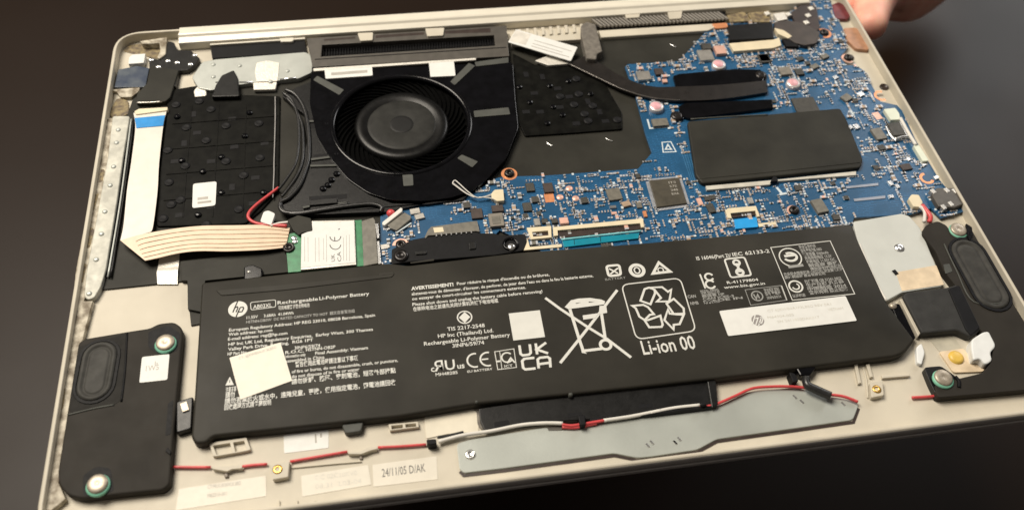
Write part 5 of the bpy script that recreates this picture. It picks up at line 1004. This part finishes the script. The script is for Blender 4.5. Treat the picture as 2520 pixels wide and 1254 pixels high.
for p in (e7((975, 420))[0], d6((308, 1140))[0]):
    c = at(p, -2.1); lathe("brass_insert", c, [(1.5, FLOOR), (1.45, -2.1), (0.7, -2.0), (0.5, -2.3), (0, -2.3)], M_gold, chassis, 20)
prism("insert_boss", d6((265, 1095), (345, 1080), (355, 1180), (275, 1195)), FLOOR, -2.25, M_cream, chassis, 0.3, 0.5); wire("parting_line", d6((220, 1000), (240, 1080), (250, 1200)), FLOOR + 0.2, 0.3, M_cream, chassis)
for q in (((160, 960), (180, 958), (210, 1100), (190, 1105)), ((240, 980), (262, 978), (285, 1060), (265, 1065)), ((340, 1052), (520, 1040), (520, 1056), (345, 1070))): prism("rib", d6(*q), FLOOR, -3.0, M_cream, chassis, 0.2)
wire("microphone_cable", d6((535, 1195), (620, 1190), (690, 1185)), -3.4, 0.5, M_red, laptop)
zl = FLOOR + 0.12
def flat_label(q, f_, nm, label, mt=M_offw): return prism(nm, f_(*q), FLOOR, zl, mt, chassis, 0.0, 0.3, label)
flat_label(((75, 600), (870, 478), (872, 665), (45, 795)), e7, "paper_label", "wide pale label by the speaker at the front edge"); flat_label(((1190, 480), (1800, 380), (1830, 560), (1200, 670)), e7, "paper_label", "faint grey label between the two front labels"); flat_label(((1840, 380), (2425, 300), (2435, 512), (1850, 580)), e7, "date_label", "pale label printed with a date code"); flat_label(((1030, 110), (1440, 60), (1440, 225), (1035, 275)), e7, "paper_label", "white label tucked under the battery edge", M_white)
zl2 = zl + 0.03
text("label_print", "24/11/05 D/AK", *e7((1930, 492), (2325, 440)), 2.6, zl2, M_ink, chassis)
text("label_print", "CT:PRXUK00VLK3BD", *e7((335, 600), (640, 560)), 1.2, zl2, M_inkf, chassis); text("label_print", "M62310-001", *e7((335, 680), (510, 655)), 1.2, zl2, M_inkf, chassis)
text("label_print", "DC 02C10KV0", *e7((1320, 520), (1700, 470)), 1.5, zl2, mat("very_faint_ink", (0.5, 0.5, 0.5), 0.6), chassis); text("label_print", "08.31  L03-04", *e7((1320, 600), (1740, 545)), 1.5, zl2, mat("very_faint_ink", (0.5, 0.5, 0.5), 0.6), chassis)
stroke("label_print", e7((1320, 100), (1325, 180)), 0.5, zl2, M_inkf, chassis); stroke("label_print", e7((1370, 95), (1372, 130)), 0.5, zl2, M_inkf, chassis)

# ------------------------------------------------------------------ hand at the far right corner
def grow(name, chains, mt, parent=None, sub=2):
    """one continuous skin over connected joints; chains: lists of (key, (x,y,z), radius)"""
    me = bpy.data.meshes.new(name); idx = {}; vs = []; es = []; rs = []
    for ch in chains:
        prev = None
        for key, co, rr in ch:
            if key not in idx: idx[key] = len(vs); vs.append(tuple(c * MM for c in co)); rs.append(rr * MM)
            if prev is not None: es.append((prev, idx[key]))
            prev = idx[key]
    me.from_pydata(vs, es, []); o = bpy.data.objects.new(name, me); COL.objects.link(o)
    sk = o.modifiers.new("skin", 'SKIN'); sk.use_smooth_shade = True
    lay = me.skin_vertices[0].data if me.skin_vertices else None
    if lay is None:
        bpy.context.view_layer.update(); lay = me.skin_vertices[0].data
    for i, v in enumerate(lay): v.radius = (rs[i], rs[i]); v.use_root = (i == 0)
    ss = o.modifiers.new("sub", 'SUBSURF'); ss.levels = sub; ss.render_levels = sub
    dg = bpy.context.evaluated_depsgraph_get(); dg.update()
    nm = bpy.data.meshes.new_from_object(o.evaluated_get(dg)); bpy.data.objects.remove(o); nm.name = name
    nm.materials.clear(); nm.materials.append(mt)
    for p in nm.polygons: p.use_smooth = True
    WORLD[name] = (0, 0, 0)
    return link(name, nm, parent)
W_ = ("w", (412, 286, -46), 25)
P_ = ("p", (388, 262, -38), 23)
hand = grow("hand", [
    [P_, W_, ("f1", (462, 334, -62), 29), ("f2", (550, 414, -85), 36)],
    [P_, ("k1", (366, 249, -34), 11.5), ("i1", (338, 230, -25), 9.5), ("i2", (312, 214, -20), 8.2), ("i3", (296, 206, -18.8), 7.0)],
    [P_, ("k2", (362, 262, -35), 12), ("m1", (332, 242, -25), 9.5), ("m2", (302, 228, -20), 8.4), ("m3", (284, 220, -19), 7.2)],
    [P_, ("k3", (364, 276, -36), 11.5), ("r1", (336, 258, -27), 9), ("r2", (308, 242, -22), 8), ("r3", (290, 232, -19.5), 7)],
    [P_, ("k4", (372, 290, -40), 10.5), ("l1", (346, 274, -31), 8), ("l2", (324, 258, -25), 7), ("l3", (310, 248, -21), 6)],
    [P_, ("t0", (366, 242, -22), 13), ("t1", (347.5, 226, -12), 11), ("t2", (334.5, 207, -8), 9.4), ("t3", (327, 190.5, -7), 6.8)],
], M_skin)
hand["label"] = "bare hand gripping the laptop's far right corner from below"; hand["category"] = "hand"
